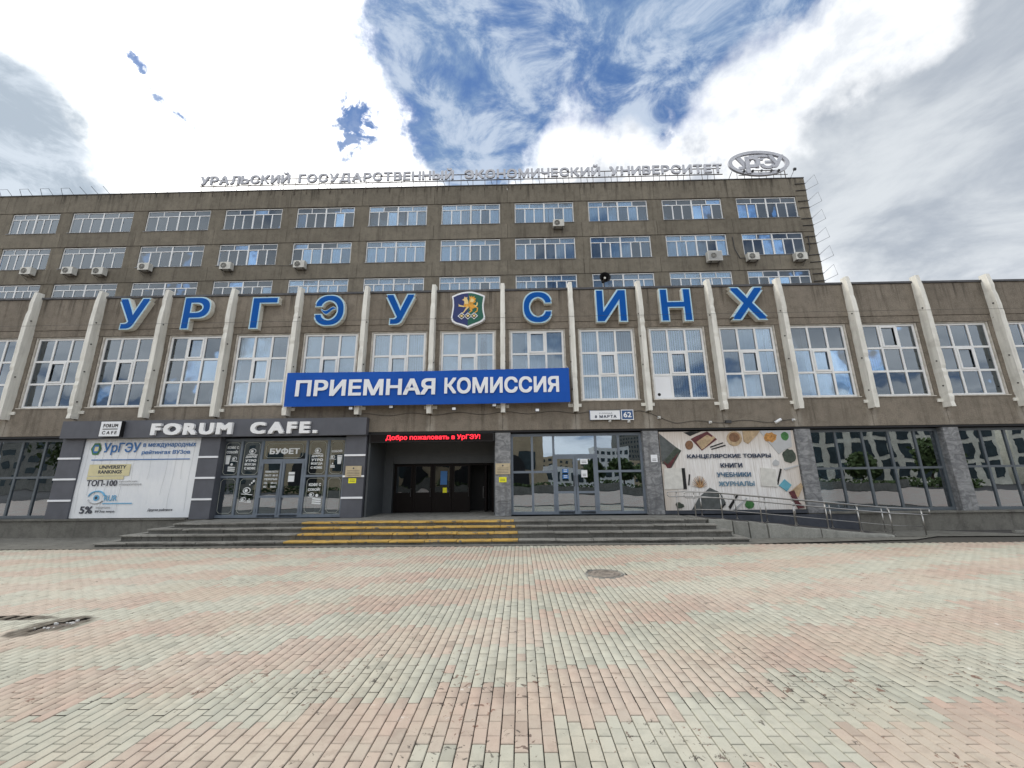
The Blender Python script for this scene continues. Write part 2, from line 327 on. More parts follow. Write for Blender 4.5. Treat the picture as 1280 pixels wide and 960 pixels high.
# ------------------------------------------------------------------ mesh helpers
WP = {}
class MB:
    def __init__(s): s.v = []; s.f = []; s.mi = []
    def add(s, vs, fs, mi=0):
        o = len(s.v); s.v += [tuple(v) for v in vs]; s.f += [tuple(i + o for i in f) for f in fs]; s.mi += [mi] * len(fs); return s
    def box(s, x0, x1, y0, y1, z0, z1, mi=0):
        return s.add([(x0, y0, z0), (x1, y0, z0), (x1, y1, z0), (x0, y1, z0), (x0, y0, z1), (x1, y0, z1), (x1, y1, z1), (x0, y1, z1)],
                     [(0, 3, 2, 1), (4, 5, 6, 7), (0, 1, 5, 4), (1, 2, 6, 5), (2, 3, 7, 6), (3, 0, 4, 7)], mi)
    def prism(s, poly, y0, y1, mi=0):          # poly in (x, z), seen from -y
        n = len(poly); vs = [(x, y0, z) for x, z in poly] + [(x, y1, z) for x, z in poly]
        return s.add(vs, [tuple(range(n)), tuple(range(2 * n - 1, n - 1, -1))] + [(i, i + n, (i + 1) % n + n, (i + 1) % n) for i in range(n)], mi)
    def tube(s, pts, r, n=8, mi=0, closed=False):
        pts = [Vector(p) for p in pts]; k = len(pts); vs = []; up = None
        for i, p in enumerate(pts):
            a = pts[(i - 1) % k] if (i or closed) else p; b = pts[(i + 1) % k] if (i < k - 1 or closed) else p
            d = (b - a).normalized(); ref = Vector((0, 0, 1)) if abs(d.z) < .9 else Vector((1, 0, 0))
            u = d.cross(ref).normalized(); w = d.cross(u)
            vs += [p + (u * math.cos(6.2832 * j / n) + w * math.sin(6.2832 * j / n)) * r for j in range(n)]
        fs = []
        for i in range(k if closed else k - 1):
            for j in range(n):
                a = i * n + j; b = i * n + (j + 1) % n; c = ((i + 1) % k) * n
                fs.append((a, b, c + (j + 1) % n, c + j))
        if not closed: fs += [tuple(range(n - 1, -1, -1)), tuple((k - 1) * n + j for j in range(n))]
        return s.add(vs, fs, mi)
    def disc(s, c, r, y0, y1, n=24, mi=0, ry=None):   # round plate facing -y
        return s.prism([(c[0] + r * math.cos(6.2832 * i / n), c[1] + (ry or r) * math.sin(6.2832 * i / n)) for i in range(n)], y0, y1, mi)
    def zdisc(s, cx, cy, r, z0, z1, n=32, mi=0):
        vs = [(cx + r * math.cos(6.2832 * i / n), cy + r * math.sin(6.2832 * i / n), z) for z in (z0, z1) for i in range(n)]
        return s.add(vs, [tuple(range(n - 1, -1, -1)), tuple(range(n, 2 * n))] + [(i, (i + 1) % n, (i + 1) % n + n, i + n) for i in range(n)], mi)
    def mesh(s, name, mats, off=(0, 0, 0), smooth=False):
        me = bpy.data.meshes.new(name)
        me.from_pydata([(a - off[0], b - off[1], c - off[2]) for a, b, c in s.v], [], s.f)
        for x in ([mats] if isinstance(mats, str) else mats): me.materials.append(M[x])
        me.polygons.foreach_set('material_index', s.mi)
        if smooth: me.polygons.foreach_set('use_smooth', [True] * len(s.f))
        me.update(); return me
    def build(s, name, mats, parent=None, smooth=False, base=None):
        if base is None:
            xs, ys, zs = zip(*s.v); base = ((min(xs) + max(xs)) / 2, (min(ys) + max(ys)) / 2, min(zs))
        return link(name, s.mesh(name, mats, base, smooth), parent, base)
def link(name, data, parent=None, loc=(0, 0, 0), rot=None, scale=None):
    o = bpy.data.objects.new(name, data); COL.objects.link(o)
    l = Vector(loc); WP[o.name] = l.copy()
    if parent is not None: o.parent = parent; l = l - WP[parent.name]
    o.location = l
    if rot: o.rotation_euler = rot
    if scale: o.scale = scale
    return o
def thing(name, label, cat, loc=(0, 0, 0), group=None):
    return tag(link(name, None, None, loc), label, cat, group)
def tag(o, label, cat, group=None):
    o['label'] = label; o['category'] = cat
    if group: o['group'] = group
    return o
def struct(o, label=None, cat=None):
    o['kind'] = 'structure'
    if label: o['label'] = label
    if cat: o['category'] = cat
    return o

# text: glyph outlines of the built-in font, each contour filled on its own, thickened by a mitred offset
from mathutils.geometry import delaunay_2d_cdt
_g = {}
def contours(txt, space):
    c = bpy.data.curves.new('t', 'FONT'); c.body = txt; c.size = 1; c.resolution_u = 3; c.space_character = space; c.fill_mode = 'NONE'
    o = bpy.data.objects.new('t', c); COL.objects.link(o); bpy.context.view_layer.update()
    me = bpy.data.meshes.new_from_object(o.evaluated_get(bpy.context.evaluated_depsgraph_get()))
    P_ = [Vector(v.co[:2]) for v in me.vertices]; nb = [[] for _ in P_]
    for e in me.edges: a, b = e.vertices; nb[a].append(b); nb[b].append(a)
    seen = set(); out = []
    for i0 in range(len(P_)):
        if i0 in seen or len(nb[i0]) != 2: continue
        lp = [i0]; seen.add(i0); prev, cur = i0, (i0 + 1 if i0 + 1 in nb[i0] else nb[i0][0])
        while cur != i0 and cur not in seen:
            lp.append(cur); seen.add(cur); nx = [k for k in nb[cur] if k != prev]
            if not nx: break
            prev, cur = cur, nx[0]
        pts = []
        for k in lp:
            if not pts or (P_[k] - pts[-1]).length > 1e-4: pts.append(P_[k])
        if len(pts) > 2: out.append(pts)
    bpy.data.objects.remove(o); bpy.data.curves.remove(c); bpy.data.meshes.remove(me)
    return out
def area(p): return .5 * sum(p[i].x * p[(i + 1) % len(p)].y - p[(i + 1) % len(p)].x * p[i].y for i in range(len(p)))
def inside(q, p):
    r = False
    for i in range(len(p)):
        a, b = p[i], p[i - 1]
        if (a.y > q.y) != (b.y > q.y) and q.x < (b.x - a.x) * (q.y - a.y) / (b.y - a.y) + a.x: r = not r
    return r
def glyph(txt, offset, extrude=.5, space=1.0):
    """outline of the text, thickened by stamping it round a small circle"""
    k = (txt, offset, space)
    if k in _g: return _g[k]
    L = contours(txt, space); vs = []; fs = []; A = [area(p) for p in L]
    par = [None] * len(L)
    for h in range(len(L)):
        cand = [i for i in range(len(L)) if i != h and abs(A[i]) > abs(A[h]) and A[i] * A[h] < 0 and inside(L[h][0], L[i])]
        if cand: par[h] = min(cand, key=lambda i: abs(A[i]))
    nst = [(0, 0)] if offset < .004 else [(offset * a, offset * b) for a, b in ((1, .96), (-.95, 1), (-1, -.97), (.97, -1), (.02, .015))]
    for i in range(len(L)):
        if par[i] is not None: continue
        ls = [L[i] if A[i] > 0 else L[i][::-1]] + [L[h] if A[h] < 0 else L[h][::-1] for h in range(len(L)) if par[h] == i]
        flat0 = [v for q in ls for v in q]; n = len(flat0)
        ed = []; st_ = 0
        for q in ls: ed += [(st_ + w_, st_ + (w_ + 1) % len(q)) for w_ in range(len(q))]; st_ += len(q)
        cv, _, cf = delaunay_2d_cdt([v.copy() for v in flat0], ed, [], 0, 1e-6, True)[:3]
        T0 = []
        for t in cf:
            ce = (cv[t[0]] + cv[t[1]] + cv[t[2]]) / 3
            if inside(ce, ls[0]) and not any(inside(ce, h) for h in ls[1:]):
                a, b, c = (cv[q] for q in t); T0.append(tuple(t) if (b - a).cross(c - a) > 0 else tuple(t)[::-1])
        F0 = []
        st_ = 0
        for q in ls:
            m_ = len(q)
            for w_ in range(m_):
                a, b = st_ + w_, st_ + (w_ + 1) % m_; F0.append((a, a + n, b + n, b))
            st_ += m_
        for c, (dx, dy) in enumerate(nst):
            base = len(vs); zf = .5 + .03 * ((c + 3 * (i % 3)) % 9)
            vs += [(v.x + dx, v.y + dy, zf) for v in flat0] + [(v.x + dx, v.y + dy, -.5) for v in flat0] + [(v.x + dx, v.y + dy, zf) for v in cv]
            fs += [tuple(base + q for q in f) for f in F0] + [tuple(base + 2 * n + q for q in f) for f in T0]
    _g[k] = (np.array(vs), fs); return _g[k]
def text(mb, txt, x0, x1, z0, z1, y, depth=.004, offset=.02, mi=0, ref=None, shear=0.0, space=1.0, mirror=False):
    """fit the text's outline into x0..x1, z0..z1; ref = points whose bounds are used instead of its own"""
    vs, fs = glyph(txt, offset, .5, space); b = ref if ref is not None else vs
    lo = b.min(0); hi = b.max(0)
    X = x0 + (vs[:, 0] - lo[0]) / (hi[0] - lo[0]) * (x1 - x0); Z = z0 + (vs[:, 1] - lo[1]) / (hi[1] - lo[1]) * (z1 - z0)
    Y = y + np.where(vs[:, 2] < 0, depth, -(vs[:, 2] - .5) * .01)
    if mirror: X = x0 + x1 - X; fs = [f[::-1] for f in fs]
    return mb.add(list(zip(X.tolist(), Y.tolist(), Z.tolist())), fs, mi)
def letters(word_, x0, x1, z0, z1, y, depth, offset, mat_, parent, gap=.10, cap=.727):
    gl = [glyph(c, offset) for c in word_]; wd = [g_[0][:, 0].max() - g_[0][:, 0].min() for g_ in gl]; tot = sum(wd) + gap * (len(word_) - 1); sc = (x1 - x0) / tot; x = x0
    for (vs, fs), ww in zip(gl, wd):
        lo = vs[:, 0].min(); X = x + (vs[:, 0] - lo) * sc; Z = z0 + (vs[:, 1] + offset) / (cap + 2 * offset) * (z1 - z0); Y = y + np.where(vs[:, 2] < 0, depth, -(vs[:, 2] - .5) * .01)
        MB().add(list(zip(X.tolist(), Y.tolist(), Z.tolist())), fs).build('letter', mat_, parent); x += (ww + gap) * sc
CAP = .727

# ------------------------------------------------------------------ ground
g = MB().add([(-900, -900, -.06), (900, -900, -.06), (900, 900, -.06), (-900, 900, -.06)], [(0, 1, 2, 3)])
struct(g.build('ground', 'asphalt', base=(0, 0, -.06)))
g = MB().add([(-60, -44, -.035), (60, -44, -.035), (60, .3, -.035), (-60, .3, -.035)], [(0, 1, 2, 3)])
g.add([(-60, -44, -.005), (60, -44, -.005), (60, -16.6, -.005), (-60, -16.6, -.005)], [(0, 1, 2, 3)], 1)
for a, b in ((-60, -27.2), (27.2, 60)): g.add([(a, -16.6, -.005), (b, -16.6, -.005), (b, -2.9, -.005), (a, -2.9, -.005)], [(0, 1, 2, 3)], 1)
plaza = struct(g.build('plaza_paving', ['joint_sand', 'far_paving'], base=(0, 0, 0)))

PW, PL, X0P, Y0P = .113, .2, -.87, -11.71
MAN = (1.81, -6.86, .41)
PATCH = [(-6.92, -9.93, .18, .13), (-7.02, -10.12, .12, .10), (-6.78, -9.75, .12, .07), (-7.08, -10.26, .06, .07), (-8.1, -9.63, .3, .06)]
def tone(x, y):
    b = math.floor((x - X0P) / (10 * PW)); return math.floor((y - Y0P - .4 * b) / 1.0) % 2      # 1 = pink below the line
def hole(x, y):
    if (x - MAN[0]) ** 2 + (y - MAN[1]) ** 2 < (MAN[2] + .03) ** 2: return True
    return any(((x - a) / rx) ** 2 + ((y - b) / ry) ** 2 < 1 for a, b, rx, ry in PATCH)
cells = []
for i in range(-232, 250):
    xc = X0P + (i + .5) * PW; half = (i % 2) * .5
    for j in range(-18, 46):
        yc = Y0P + (j + .5 + half) * PL + 0.0
        if yc > -2.93 or yc < -16.5: continue
        if abs(xc) > 5.5 + 1.75 * (yc + 16.0) or abs(xc) > 27.2: continue
        if hole(xc, yc): continue
        cells.append((xc, yc))
cells = np.array(cells); rs = np.random.RandomState(3)
C0 = np.array(cam.location); sw = rs.uniform(size=len(cells)) 
dd = np.c_[cells, np.zeros(len(cells))] - np.array([0, -16.465, 2.031])
zc = dd @ np.array(CF); u_ = dd @ np.array(CR) / zc; v_ = dd @ np.array(CU) / zc
infr = (zc > 0) & (abs(u_) < 640 / 502.73) & (v_ > -480 / 502.73)
order = np.argsort(np.where(infr, zc, 1e9))[:300]; near = set(order.tolist())
tones = np.array([tone(x, y) for x, y in cells]); tones = np.where(sw < .012, 1 - tones, tones)
hx, hy, ch = PW / 2 - .0043, PL / 2 - .0048, .005
def paver_verts(n, rs):
    base = np.array([(-hx, -hy, -.03), (hx, -hy, -.03), (hx, hy, -.03), (-hx, hy, -.03), (-hx, -hy, -.005), (hx, -hy, -.005), (hx, hy, -.005), (-hx, hy, -.005),
                     (-hx + ch, -hy + ch, 0), (hx - ch, -hy + ch, 0), (hx - ch, hy - ch, 0), (-hx + ch, hy - ch, 0)], float)
    v = np.repeat(base[None], n, 0)
    t = rs.uniform(-.0016, .0016, (n, 1)); sx = rs.uniform(-.016, .016, (n, 1)); sy = rs.uniform(-.009, .009, (n, 1))
    v[:, 4:, 2] += t + base[None, 4:, 0] * sx + base[None, 4:, 1] * sy
    a = rs.uniform(-.008, .008, (n, 1)); X = v[:, :, 0].copy(); v[:, :, 0] = X - a * v[:, :, 1] + rs.uniform(-.001, .001, (n, 1)); v[:, :, 1] += a * X + rs.uniform(-.002, .002, (n, 1))
    return v
PF = np.array([(8, 9, 10, 11), (4, 5, 9, 8), (5, 6, 10, 9), (6, 7, 11, 10), (7, 4, 8, 11), (0, 1, 5, 4), (1, 2, 6, 5), (2, 3, 7, 6), (3, 0, 4, 7)])
rest = np.array([k for k in range(len(cells)) if k not in near])
V = paver_verts(len(rest), rs); V[:, :, 0] += cells[rest, 0][:, None]; V[:, :, 1] += cells[rest, 1][:, None]
V = V.reshape(-1, 3); nF = 5
F = (PF[None, :nF] + (np.arange(len(rest)) * 12)[:, None, None]).reshape(-1, 4)
me = bpy.data.meshes.new('paver_field'); me.vertices.add(len(V)); me.vertices.foreach_set('co', V.ravel())
me.loops.add(F.size); me.loops.foreach_set('vertex_index', F.ravel().astype(np.int32)); me.polygons.add(len(F))
me.polygons.foreach_set('loop_start', np.arange(0, F.size, 4, dtype=np.int32)); me.polygons.foreach_set('loop_total', np.full(len(F), 4, dtype=np.int32))
me.materials.append(M['paver_green']); me.materials.append(M['paver_pink'])
me.polygons.foreach_set('material_index', np.repeat(tones[rest], nF).astype(np.int32)); me.update(calc_edges=True)
o = link('paver_field', me, plaza, (0, 0, 0)); o['kind'] = 'stuff'
pm = {}
for t in (0, 1):
    for q in range(4):
        mb = MB().add(paver_verts(1, rs)[0].tolist(), PF.tolist()); pm[t, q] = mb.mesh('paver', 'paver_pink' if t else 'paver_green')
for k in order: link('paver', pm[int(tones[k]), random.randrange(4)], plaza, (cells[k, 0], cells[k, 1], 0))

# manhole
mh = thing('manhole_cover', 'round worn manhole cover set in the plaza paving', 'manhole cover', (MAN[0], MAN[1], 0))
mb = MB().zdisc(MAN[0], MAN[1], MAN[2] + .045, -.03, -.006, 40); mb.build('collar', 'granite_block', mh)
mb = MB().zdisc(MAN[0], MAN[1], MAN[2] - .05, -.02, .002, 36)
for rr in (.12, .22, .32):
    mb.tube([(MAN[0] + rr * math.cos(6.2832 * i / 28), MAN[1] + rr * math.sin(6.2832 * i / 28), .004) for i in range(28)], .010, 5, 0, True)
mb.build('lid', 'brown_cast', mh)
mb = MB().tube([(MAN[0] + (MAN[2] - .015) * math.cos(6.2832 * i / 40), MAN[1] + (MAN[2] - .015) * math.sin(6.2832 * i / 40), -.002) for i in range(40)], .02, 6, 0, True)
mb.build('rim', 'stone_mid', mh)
# sunken muddy patches where pavers are missing
mt, n = newmat('wet_mud'); p = pos(n); a = n.noise(p, 9, 6, .7)
pbr(n, n.mix(n.ss(a, .35, .65), (.045, .036, .028), (.11, .085, .07)), n.ss(a, .4, .6, .25, .8), 0, a, .5, .02)
for nm, pts in (('muddy_hollow', PATCH[:4]), ('muddy_hollow', PATCH[4:])):
    mb = MB()
    for k, (a, b, rx, ry) in enumerate(pts):
        mb.add([(a + rx * 1.35 * math.cos(6.2832 * i / 20), b + ry * 1.5 * math.sin(6.2832 * i / 20), -.022 - .0012 * k) for i in range(20)], [tuple(range(20))])
    struct(mb.build(nm, 'wet_mud'))
chips = MB()
for k in range(20):
    a, b, rx, ry = random.choice(PATCH[:4]); th = random.uniform(0, 6.28); x = a + rx * .95 * math.cos(th); y = b + ry * .95 * math.sin(th)
    if any(((x - c) / (r1 * .85)) ** 2 + ((y - d) / (r2 * .85)) ** 2 < 1 for c, d, r1, r2 in PATCH[:4]): continue
    w = random.uniform(.012, .026); chips.box(x - w, x + w, y - w * .5, y + w * .5, -.024, random.uniform(-.01, .004))
o = chips.build('broken_paver_chips', 'white_render'); o['kind'] = 'stuff'; o['label'] = 'pale broken paver chips round the muddy hollow'

# darker worn strip beside the wall, left and right of the steps
g = MB().add([(-60, -2.86, .002), (-14.7, -2.86, .002), (-14.7, .1, .002), (-60, .1, .002)], [(0, 1, 2, 3)])
struct(g.build('wall_foot_strip', 'concrete'))
g = MB().add([(7.3, -2.86, .002), (12.9, -2.25, .002), (14.2, -1.6, .002), (60, -2.4, .002), (60, .1, .002), (6.0, .1, .002), (6.0, -2.86, .002)], [(0, 1, 2, 3, 4, 5, 6)])
struct(g.build('ramp_foot_strip', 'concrete'))
g = MB().add([(15.6, -.05, .006), (19.0, -1.75, .006), (60, -2.0, .006), (60, .08, .006), (15.6, .08, .006)], [(0, 1, 2, 3, 4)])
struct(g.build('side_path', 'asphalt'))
mb = MB().box(17.6, 40, -.95, -.83, 0, .09); struct(mb.build('kerb', 'stone_mid'))

# ------------------------------------------------------------------ steps
ZS = [.15, .34, .50, .65]; YS = [-2.72, -2.38, -2.04, -1.70]
XL = [-14.05, -13.55, -12.95, -12.35]; XR = [7.3, 6.95, 6.62, 6.45]
YEL = [(-7.75, -.1), (-7.5, -.12), (-7.55, -.2), (-7.75, -.25)]
st = thing('entrance_steps', 'wide worn grey stone entrance steps with yellow painted middle', 'steps', (-3, -2, 0))
mb = MB()
for k in range(4): mb.box(XL[k] + .06, XR[k] - .06, YS[k] + .07, .3, (ZS[k - 1] - .03) if k else 0.0, ZS[k] - .056)
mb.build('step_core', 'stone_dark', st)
for k in range(4):
    z0 = ZS[k - 1] if k else 0
    x = XL[k]; row = 0
    cuts = []
    while x < XR[k] - .4:
        w = random.uniform(.95, 1.35); nx = min(XR[k], x + w)
        if XR[k] - nx < .4: nx = XR[k]
        for e in YEL[k]:
            if x < e < nx: nx = e
        if nx - x > .02: cuts.append((x, nx))
        x = nx
    yback = (YS[k + 1] + .09) if k < 3 else YS[k] + .40
    for a, b in cuts:
        yel = a >= YEL[k][0] - .001 and b <= YEL[k][1] + .001
        dz = random.uniform(-.007, .004); dy = random.uniform(-.014, .012)
        mb = MB(); zt = ZS[k] + dz; th = .052
        y0 = YS[k] + dy; x0, x1 = a + .010, b - .010; e = .012
        nxs = max(2, int((x1 - x0) / .3)); pr = []
        for i in range(nxs + 1):
            xx = x0 + (x1 - x0) * i / nxs; j = random.uniform(-.004, .004); chipd = random.uniform(.005, .035) if random.random() < .3 else 0
            pr.append([(xx, yback, zt - th), (xx, y0 + .01 + j, zt - th), (xx, y0 + j + chipd * .6, zt - e - chipd), (xx, y0 + e + j + chipd, zt), (xx, yback, zt)])
        vs = [v for p_ in pr for v in p_]; fs = []
        for i in range(nxs):
            for j in range(5):
                fs.append((i * 5 + j, (i + 1) * 5 + j, (i + 1) * 5 + (j + 1) % 5, i * 5 + (j + 1) % 5))
        fs += [(4, 3, 2, 1, 0), tuple(nxs * 5 + j for j in range(5))]
        mb.add(vs, [f[::-1] for f in fs]); o = mb.build('tread_slab', 'yellow_worn' if yel else 'stone_mid', st)
        if yel: o['label'] = 'tread slab painted yellow'
    x = XL[k] + .03
    while x < XR[k] - .05:
        w = random.uniform(.5, 1.3); nx = min(XR[k] - .03, x + w)
        if XR[k] - nx < .3: nx = XR[k] - .03
        dy = random.uniform(0, .018)
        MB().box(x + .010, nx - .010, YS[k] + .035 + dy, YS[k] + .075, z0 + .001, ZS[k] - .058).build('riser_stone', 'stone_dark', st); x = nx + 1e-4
# end faces of the treads
for k in range(4):
    for (xa, xb) in ((XL[k], XL[k] + .3), (XR[k] - .3, XR[k])):
        y = YS[k] + .42
        MB().box(xa + .004, xb - .004, y, -.3, ZS[k] - .053, ZS[k] - .003).build('tread_slab', 'stone_mid', st)
        xe = xa + .03 if xa == XL[k] else xb - .065
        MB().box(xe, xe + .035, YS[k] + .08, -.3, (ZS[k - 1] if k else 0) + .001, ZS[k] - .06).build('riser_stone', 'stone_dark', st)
MB().box(-12.0, 6.1, -1.29, -.02, .60, .646).build('landing', 'stone_mid', st)
mb = MB().box(-14.6, 7.45, -2.95, -2.66, -.02, .022); mb.box(-14.6, -14.1, -2.66, -.1, -.02, .022); mb.build('base_slab', 'concrete', st)
# slab joints cut into the landing are real gaps between pieces
xx = -12.0
for k in range(15):
    MB().box(xx + .006, xx + 1.2 - .006, -1.285, -.6, .647, .655 + random.uniform(-.002, .002)).build('landing_slab', 'stone_mid', st); xx += 1.2

# podium under the shop windows
pod = MB()
for a, b in ((-36, -18.95), (-18.95, -12.4), (11.7, 36)):
    pod.box(a, b, -.10, .6, 0, .64)
o = struct(pod.build('podium_wall', 'concrete'))
for a, b in ((-36, -18.96), (11.72, 36)):
    x = a
    while x < b - .01:
        nx = min(b, x + 2.0)
        MB().box(x + .006, nx - .006, -.16, .28, .642, .70 + random.uniform(-.004, .004)).build('ledge_slab', 'concrete', o); x = nx
MB().box(-18.94, -13.2, -.16, .0, .642, .70).build('ledge_slab', 'concrete', o)

# ------------------------------------------------------------------ front block
front = thing('university_front_block', 'low brown rendered front block with white vertical fins and large windows', 'building', (-.7, 6, 0))
XW, BAY, WW = -21.353, 3.0, 2.311          # window grid
ZT, ZB = 8.36, 5.215
ZR = 10.2
FR = range(-4, 17)
wx = [XW + BAY * i for i in FR]
for i, x in zip(FR, wx):
    xc = x + WW / 2; a, b = xc - BAY / 2, xc + BAY / 2
    MB().box(a + .008, b - .008, 0, .3, 8.72, ZR).build('parapet_panel', 'front_plaster', front)
    MB().box(a + .008, b - .008, .012, .3, 8.41, 8.70).build('lintel_panel', 'front_plaster', front)
    MB().box(a + .008, b - .008, 0, .3, 4.01, 5.165).build('spandrel_panel', 'front_plaster', front)
    MB().box(b - .27, b + .27, .02, .3, 5.18, 8.395).build('pier_panel', 'front_plaster', front)
mb = MB().box(-34.2, 31.2, -.05, .5, ZR + .012, ZR + .10); mb.build('coping', 'coping_metal', front)
MB().box(-34.2, 31.2, .31, 12.3, 9.95, 10.1).build('flat_roof', 'roof_felt', front)
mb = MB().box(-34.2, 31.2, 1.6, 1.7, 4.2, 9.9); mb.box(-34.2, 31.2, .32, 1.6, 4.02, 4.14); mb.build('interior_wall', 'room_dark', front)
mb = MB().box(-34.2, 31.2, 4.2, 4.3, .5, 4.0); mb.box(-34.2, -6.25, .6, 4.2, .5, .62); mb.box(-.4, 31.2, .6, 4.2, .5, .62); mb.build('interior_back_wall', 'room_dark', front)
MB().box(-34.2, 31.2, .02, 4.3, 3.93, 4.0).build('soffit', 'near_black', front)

def frame_strips(mb, xs, zs, w, y0, y1, mi=0):   # a grid of bars: xs vertical bar centres, zs horizontal
    for x in xs: mb.box(x - w / 2, x + w / 2, y0, y1, zs[0] - w / 2, zs[-1] + w / 2, mi)
    for z in zs:
        for a, b in zip(xs[:-1], xs[1:]): mb.box(a + w / 2, b - w / 2, y0 + .003, y1 - .003, z - w / 2, z + w / 2, mi)
_pm = {}
def pane(w, h, mat, loc, parent, name='pane', col=None):
    k = (round(w, 3), round(h, 3), mat)
    if k not in _pm:
        _pm[k] = MB().box(-w / 2, w / 2, -.006, .006, -h / 2, h / 2).mesh('pane', mat)
    return link(name, _pm[k], parent, loc)
# vertical slat blinds / pleated curtains as shared meshes
def blind_mesh(w, h, seed, kind):
    r = random.Random(seed); mb = MB()
    if kind == 'slat':
        n = int(w / .1); g0 = r.uniform(.1, .9) * w; gw = r.choice([0, 0, .12, .3, .5]); tw = r.uniform(.15, .9)
        for i in range(n):
            x = -w / 2 + (i + .5) * w / n
            if abs(x + w / 2 - g0) < gw / 2: continue
            t = tw + r.uniform(-.15, .15); dx = .052 * math.cos(t); dy = .052 * math.sin(t)
            mb.add([(x - dx, -dy, 0), (x + dx, dy, 0), (x + dx, dy, h), (x - dx, -dy, h)], [(0, 1, 2, 3)])
    else:
        n = int(w / .045); open0 = r.uniform(-.5, .5) * w; gw = r.choice([0, .1, .35, .6])
        last = None; ph = r.uniform(0, 6)
        for i in range(n + 1):
            x = -w / 2 + i * w / n
            y = .045 * math.sin(i * 1.35 + ph) + .02 * math.sin(i * .37)
            if last is not None and abs(x - open0) > gw / 2:
                mb.add([last, (x, y, 0), (x, y, h), (last[0], last[1], h)], [(0, 1, 2, 3)])
            last = (x, y, 0)
    return mb
BL = [blind_mesh(2.25, 3.1, s, 'slat').mesh('blind', 'blind_pale') for s in range(6)]
BLc = [blind_mesh(2.25, 3.1, s + 20, 'cur').mesh('curtain', 'blind_pale') for s in range(2)]
pick = {8: (BL, 1), 9: (BL, 4), 10: (BLc, 0)}
for i, x in zip(FR, wx):
    w = link('window', None, front, (x + WW / 2, .15, ZB)); w.name = 'window'; WP[w.name] = Vector((x + WW / 2, .15, ZB))
    xc = x + WW / 2; fw = .085
    zs = [ZB + .045, ZB + .045 + 1.018, ZB + .045 + 2.036, ZT - .045]
    xs = [x + .045, x + WW / 3 + .006, x + 2 * WW / 3 - .006, x + WW - .045]
    mb = MB(); frame_strips(mb, xs, zs, fw, .10, .17)
    mb.build('frame', 'white_pvc', w)
    mb = MB()                               # rough painted reveal and sill around the frame
    mb.box(x - .065, x - .002, .05, .22, ZB - .02, ZT + .02); mb.box(x + WW + .002, x + WW + .065, .05, .22, ZB - .02, ZT + .02)
    mb.box(x - .065, x + WW + .065, .045, .22, ZT + .003, ZT + .033); mb.box(x - .075, x + WW + .075, -.035, .20, ZB - .045, ZB - .003)
    mb.build('reveal', 'reveal_paint', w)
    for a in range(3):
        for b in range(3):
            x0, x1, z0, z1 = xs[a] + fw / 2, xs[a + 1] - fw / 2, zs[b] + fw / 2, zs[b + 1] - fw / 2
            if i == 9 and a == 0 and b == 0:
                mb = MB().box(x0, x1, .125, .14, z0, z1); mb.disc((x0 + .12, z0 + .13), .065, .118, .124, 16, 1); mb.build('blank_panel', ['white_print', 'near_black'], w); continue
            if a == 1 and (b == 1 and i % 5 != 2 or b == 2 and i % 5 == 2):         # opening sash
                s = MB(); frame_strips(s, [x0 + .035, x1 - .035], [z0 + .035, z1 - .035], .07, .075, .099); s.build('sash', 'white_pvc', w)
            pane(x1 - x0, z1 - z0, 'glass_upper', ((x0 + x1) / 2, .14, (z0 + z1) / 2), w)
    src, k = pick.get(i, (BL if i % 4 != 3 else BLc, (i * 7) % (6 if i % 4 != 3 else 2)))
    link('blind', src[k], w, (xc, .42, ZB + .02))

# fins
def fin_mesh(seed):
    r = random.Random(seed); prof = [(-.16, 4.80, .085), (-.33, 4.70, .085)]; z = 4.9
    while z < 9.9:
        t = max(0, (z - 9.0) / .9); ch_ = r.uniform(.01, .035) if r.random() < .16 else 0
        prof.append((-.338 + .038 * t + r.uniform(-.006, .006) + ch_, z, .098 - .006 * t + r.uniform(-.003, .003) - ch_ * .5)); z += r.uniform(.12, .26)
    prof += [(-.30, 9.95, .09), (-.24, 10.48, .075)]
    pr = [(.02, 4.98, .10)] + prof + [(.02, 10.56, .10)]
    L = [(-w, y, z) for y, z, w in pr]; Rr = [(w, y, z) for y, z, w in pr]; n = len(pr); mb = MB()
    back = [(.02, z, .10) for y, z, w in prof]; fs = []
    # side walls run from the worn front edge back to the wall
    F_ = len(prof); vs = []
    for sgn in (-1, 1): vs += [(sgn * w, y, z) for y, z, w in prof] + [(sgn * (.10 + r.uniform(-.008, .008)), .02, z if k else 4.98) for k, (y, z, w) in enumerate(prof)]
    A = 2 * F_
    for k in range(F_ - 1):
        fs += [(k, F_ + k, F_ + k + 1, k + 1), (A + k, A + k + 1, A + F_ + k + 1, A + F_ + k), (k, k + 1, A + k + 1, A + k)]
    fs += [(0, A, A + F_, F_), (F_ - 1, 2 * F_ - 1, A + 2 * F_ - 1, A + F_ - 1)]
    mb.add(vs, [f[::-1] for f in fs]); return mb.mesh('fin', 'fin_paint', (0, 0, 4.72))
fm = [fin_mesh(q) for q in range(6)]; br = MB().box(-.27, .27, -.05, -.002, 0, .13).mesh('bracket_plate', 'fin_paint')
for i in FR:
    x = -21.69 + BAY * i + random.uniform(-.02, .02)
    f = link('fin', fm[i % 6], front, (x, 0, 4.72)); f.rotation_euler = (0, random.uniform(-.002, .002), 0)
    if random.random() < .85: link('bracket_plate', br, f, (x + random.uniform(-.04, .04), 0, 4.93))
    for k in range(4):
        if random.random() < .7:
            z = (5.6, 6.7, 7.8, 8.95)[k] + random.uniform(-.2, .2); sd = 1 if x < 0 else -1
            MB().tube([(x + sd * .098, -.22, z), (x + sd * .125, -.22, z)], .028, 8).build('anchor_bolt', 'near_black', f)

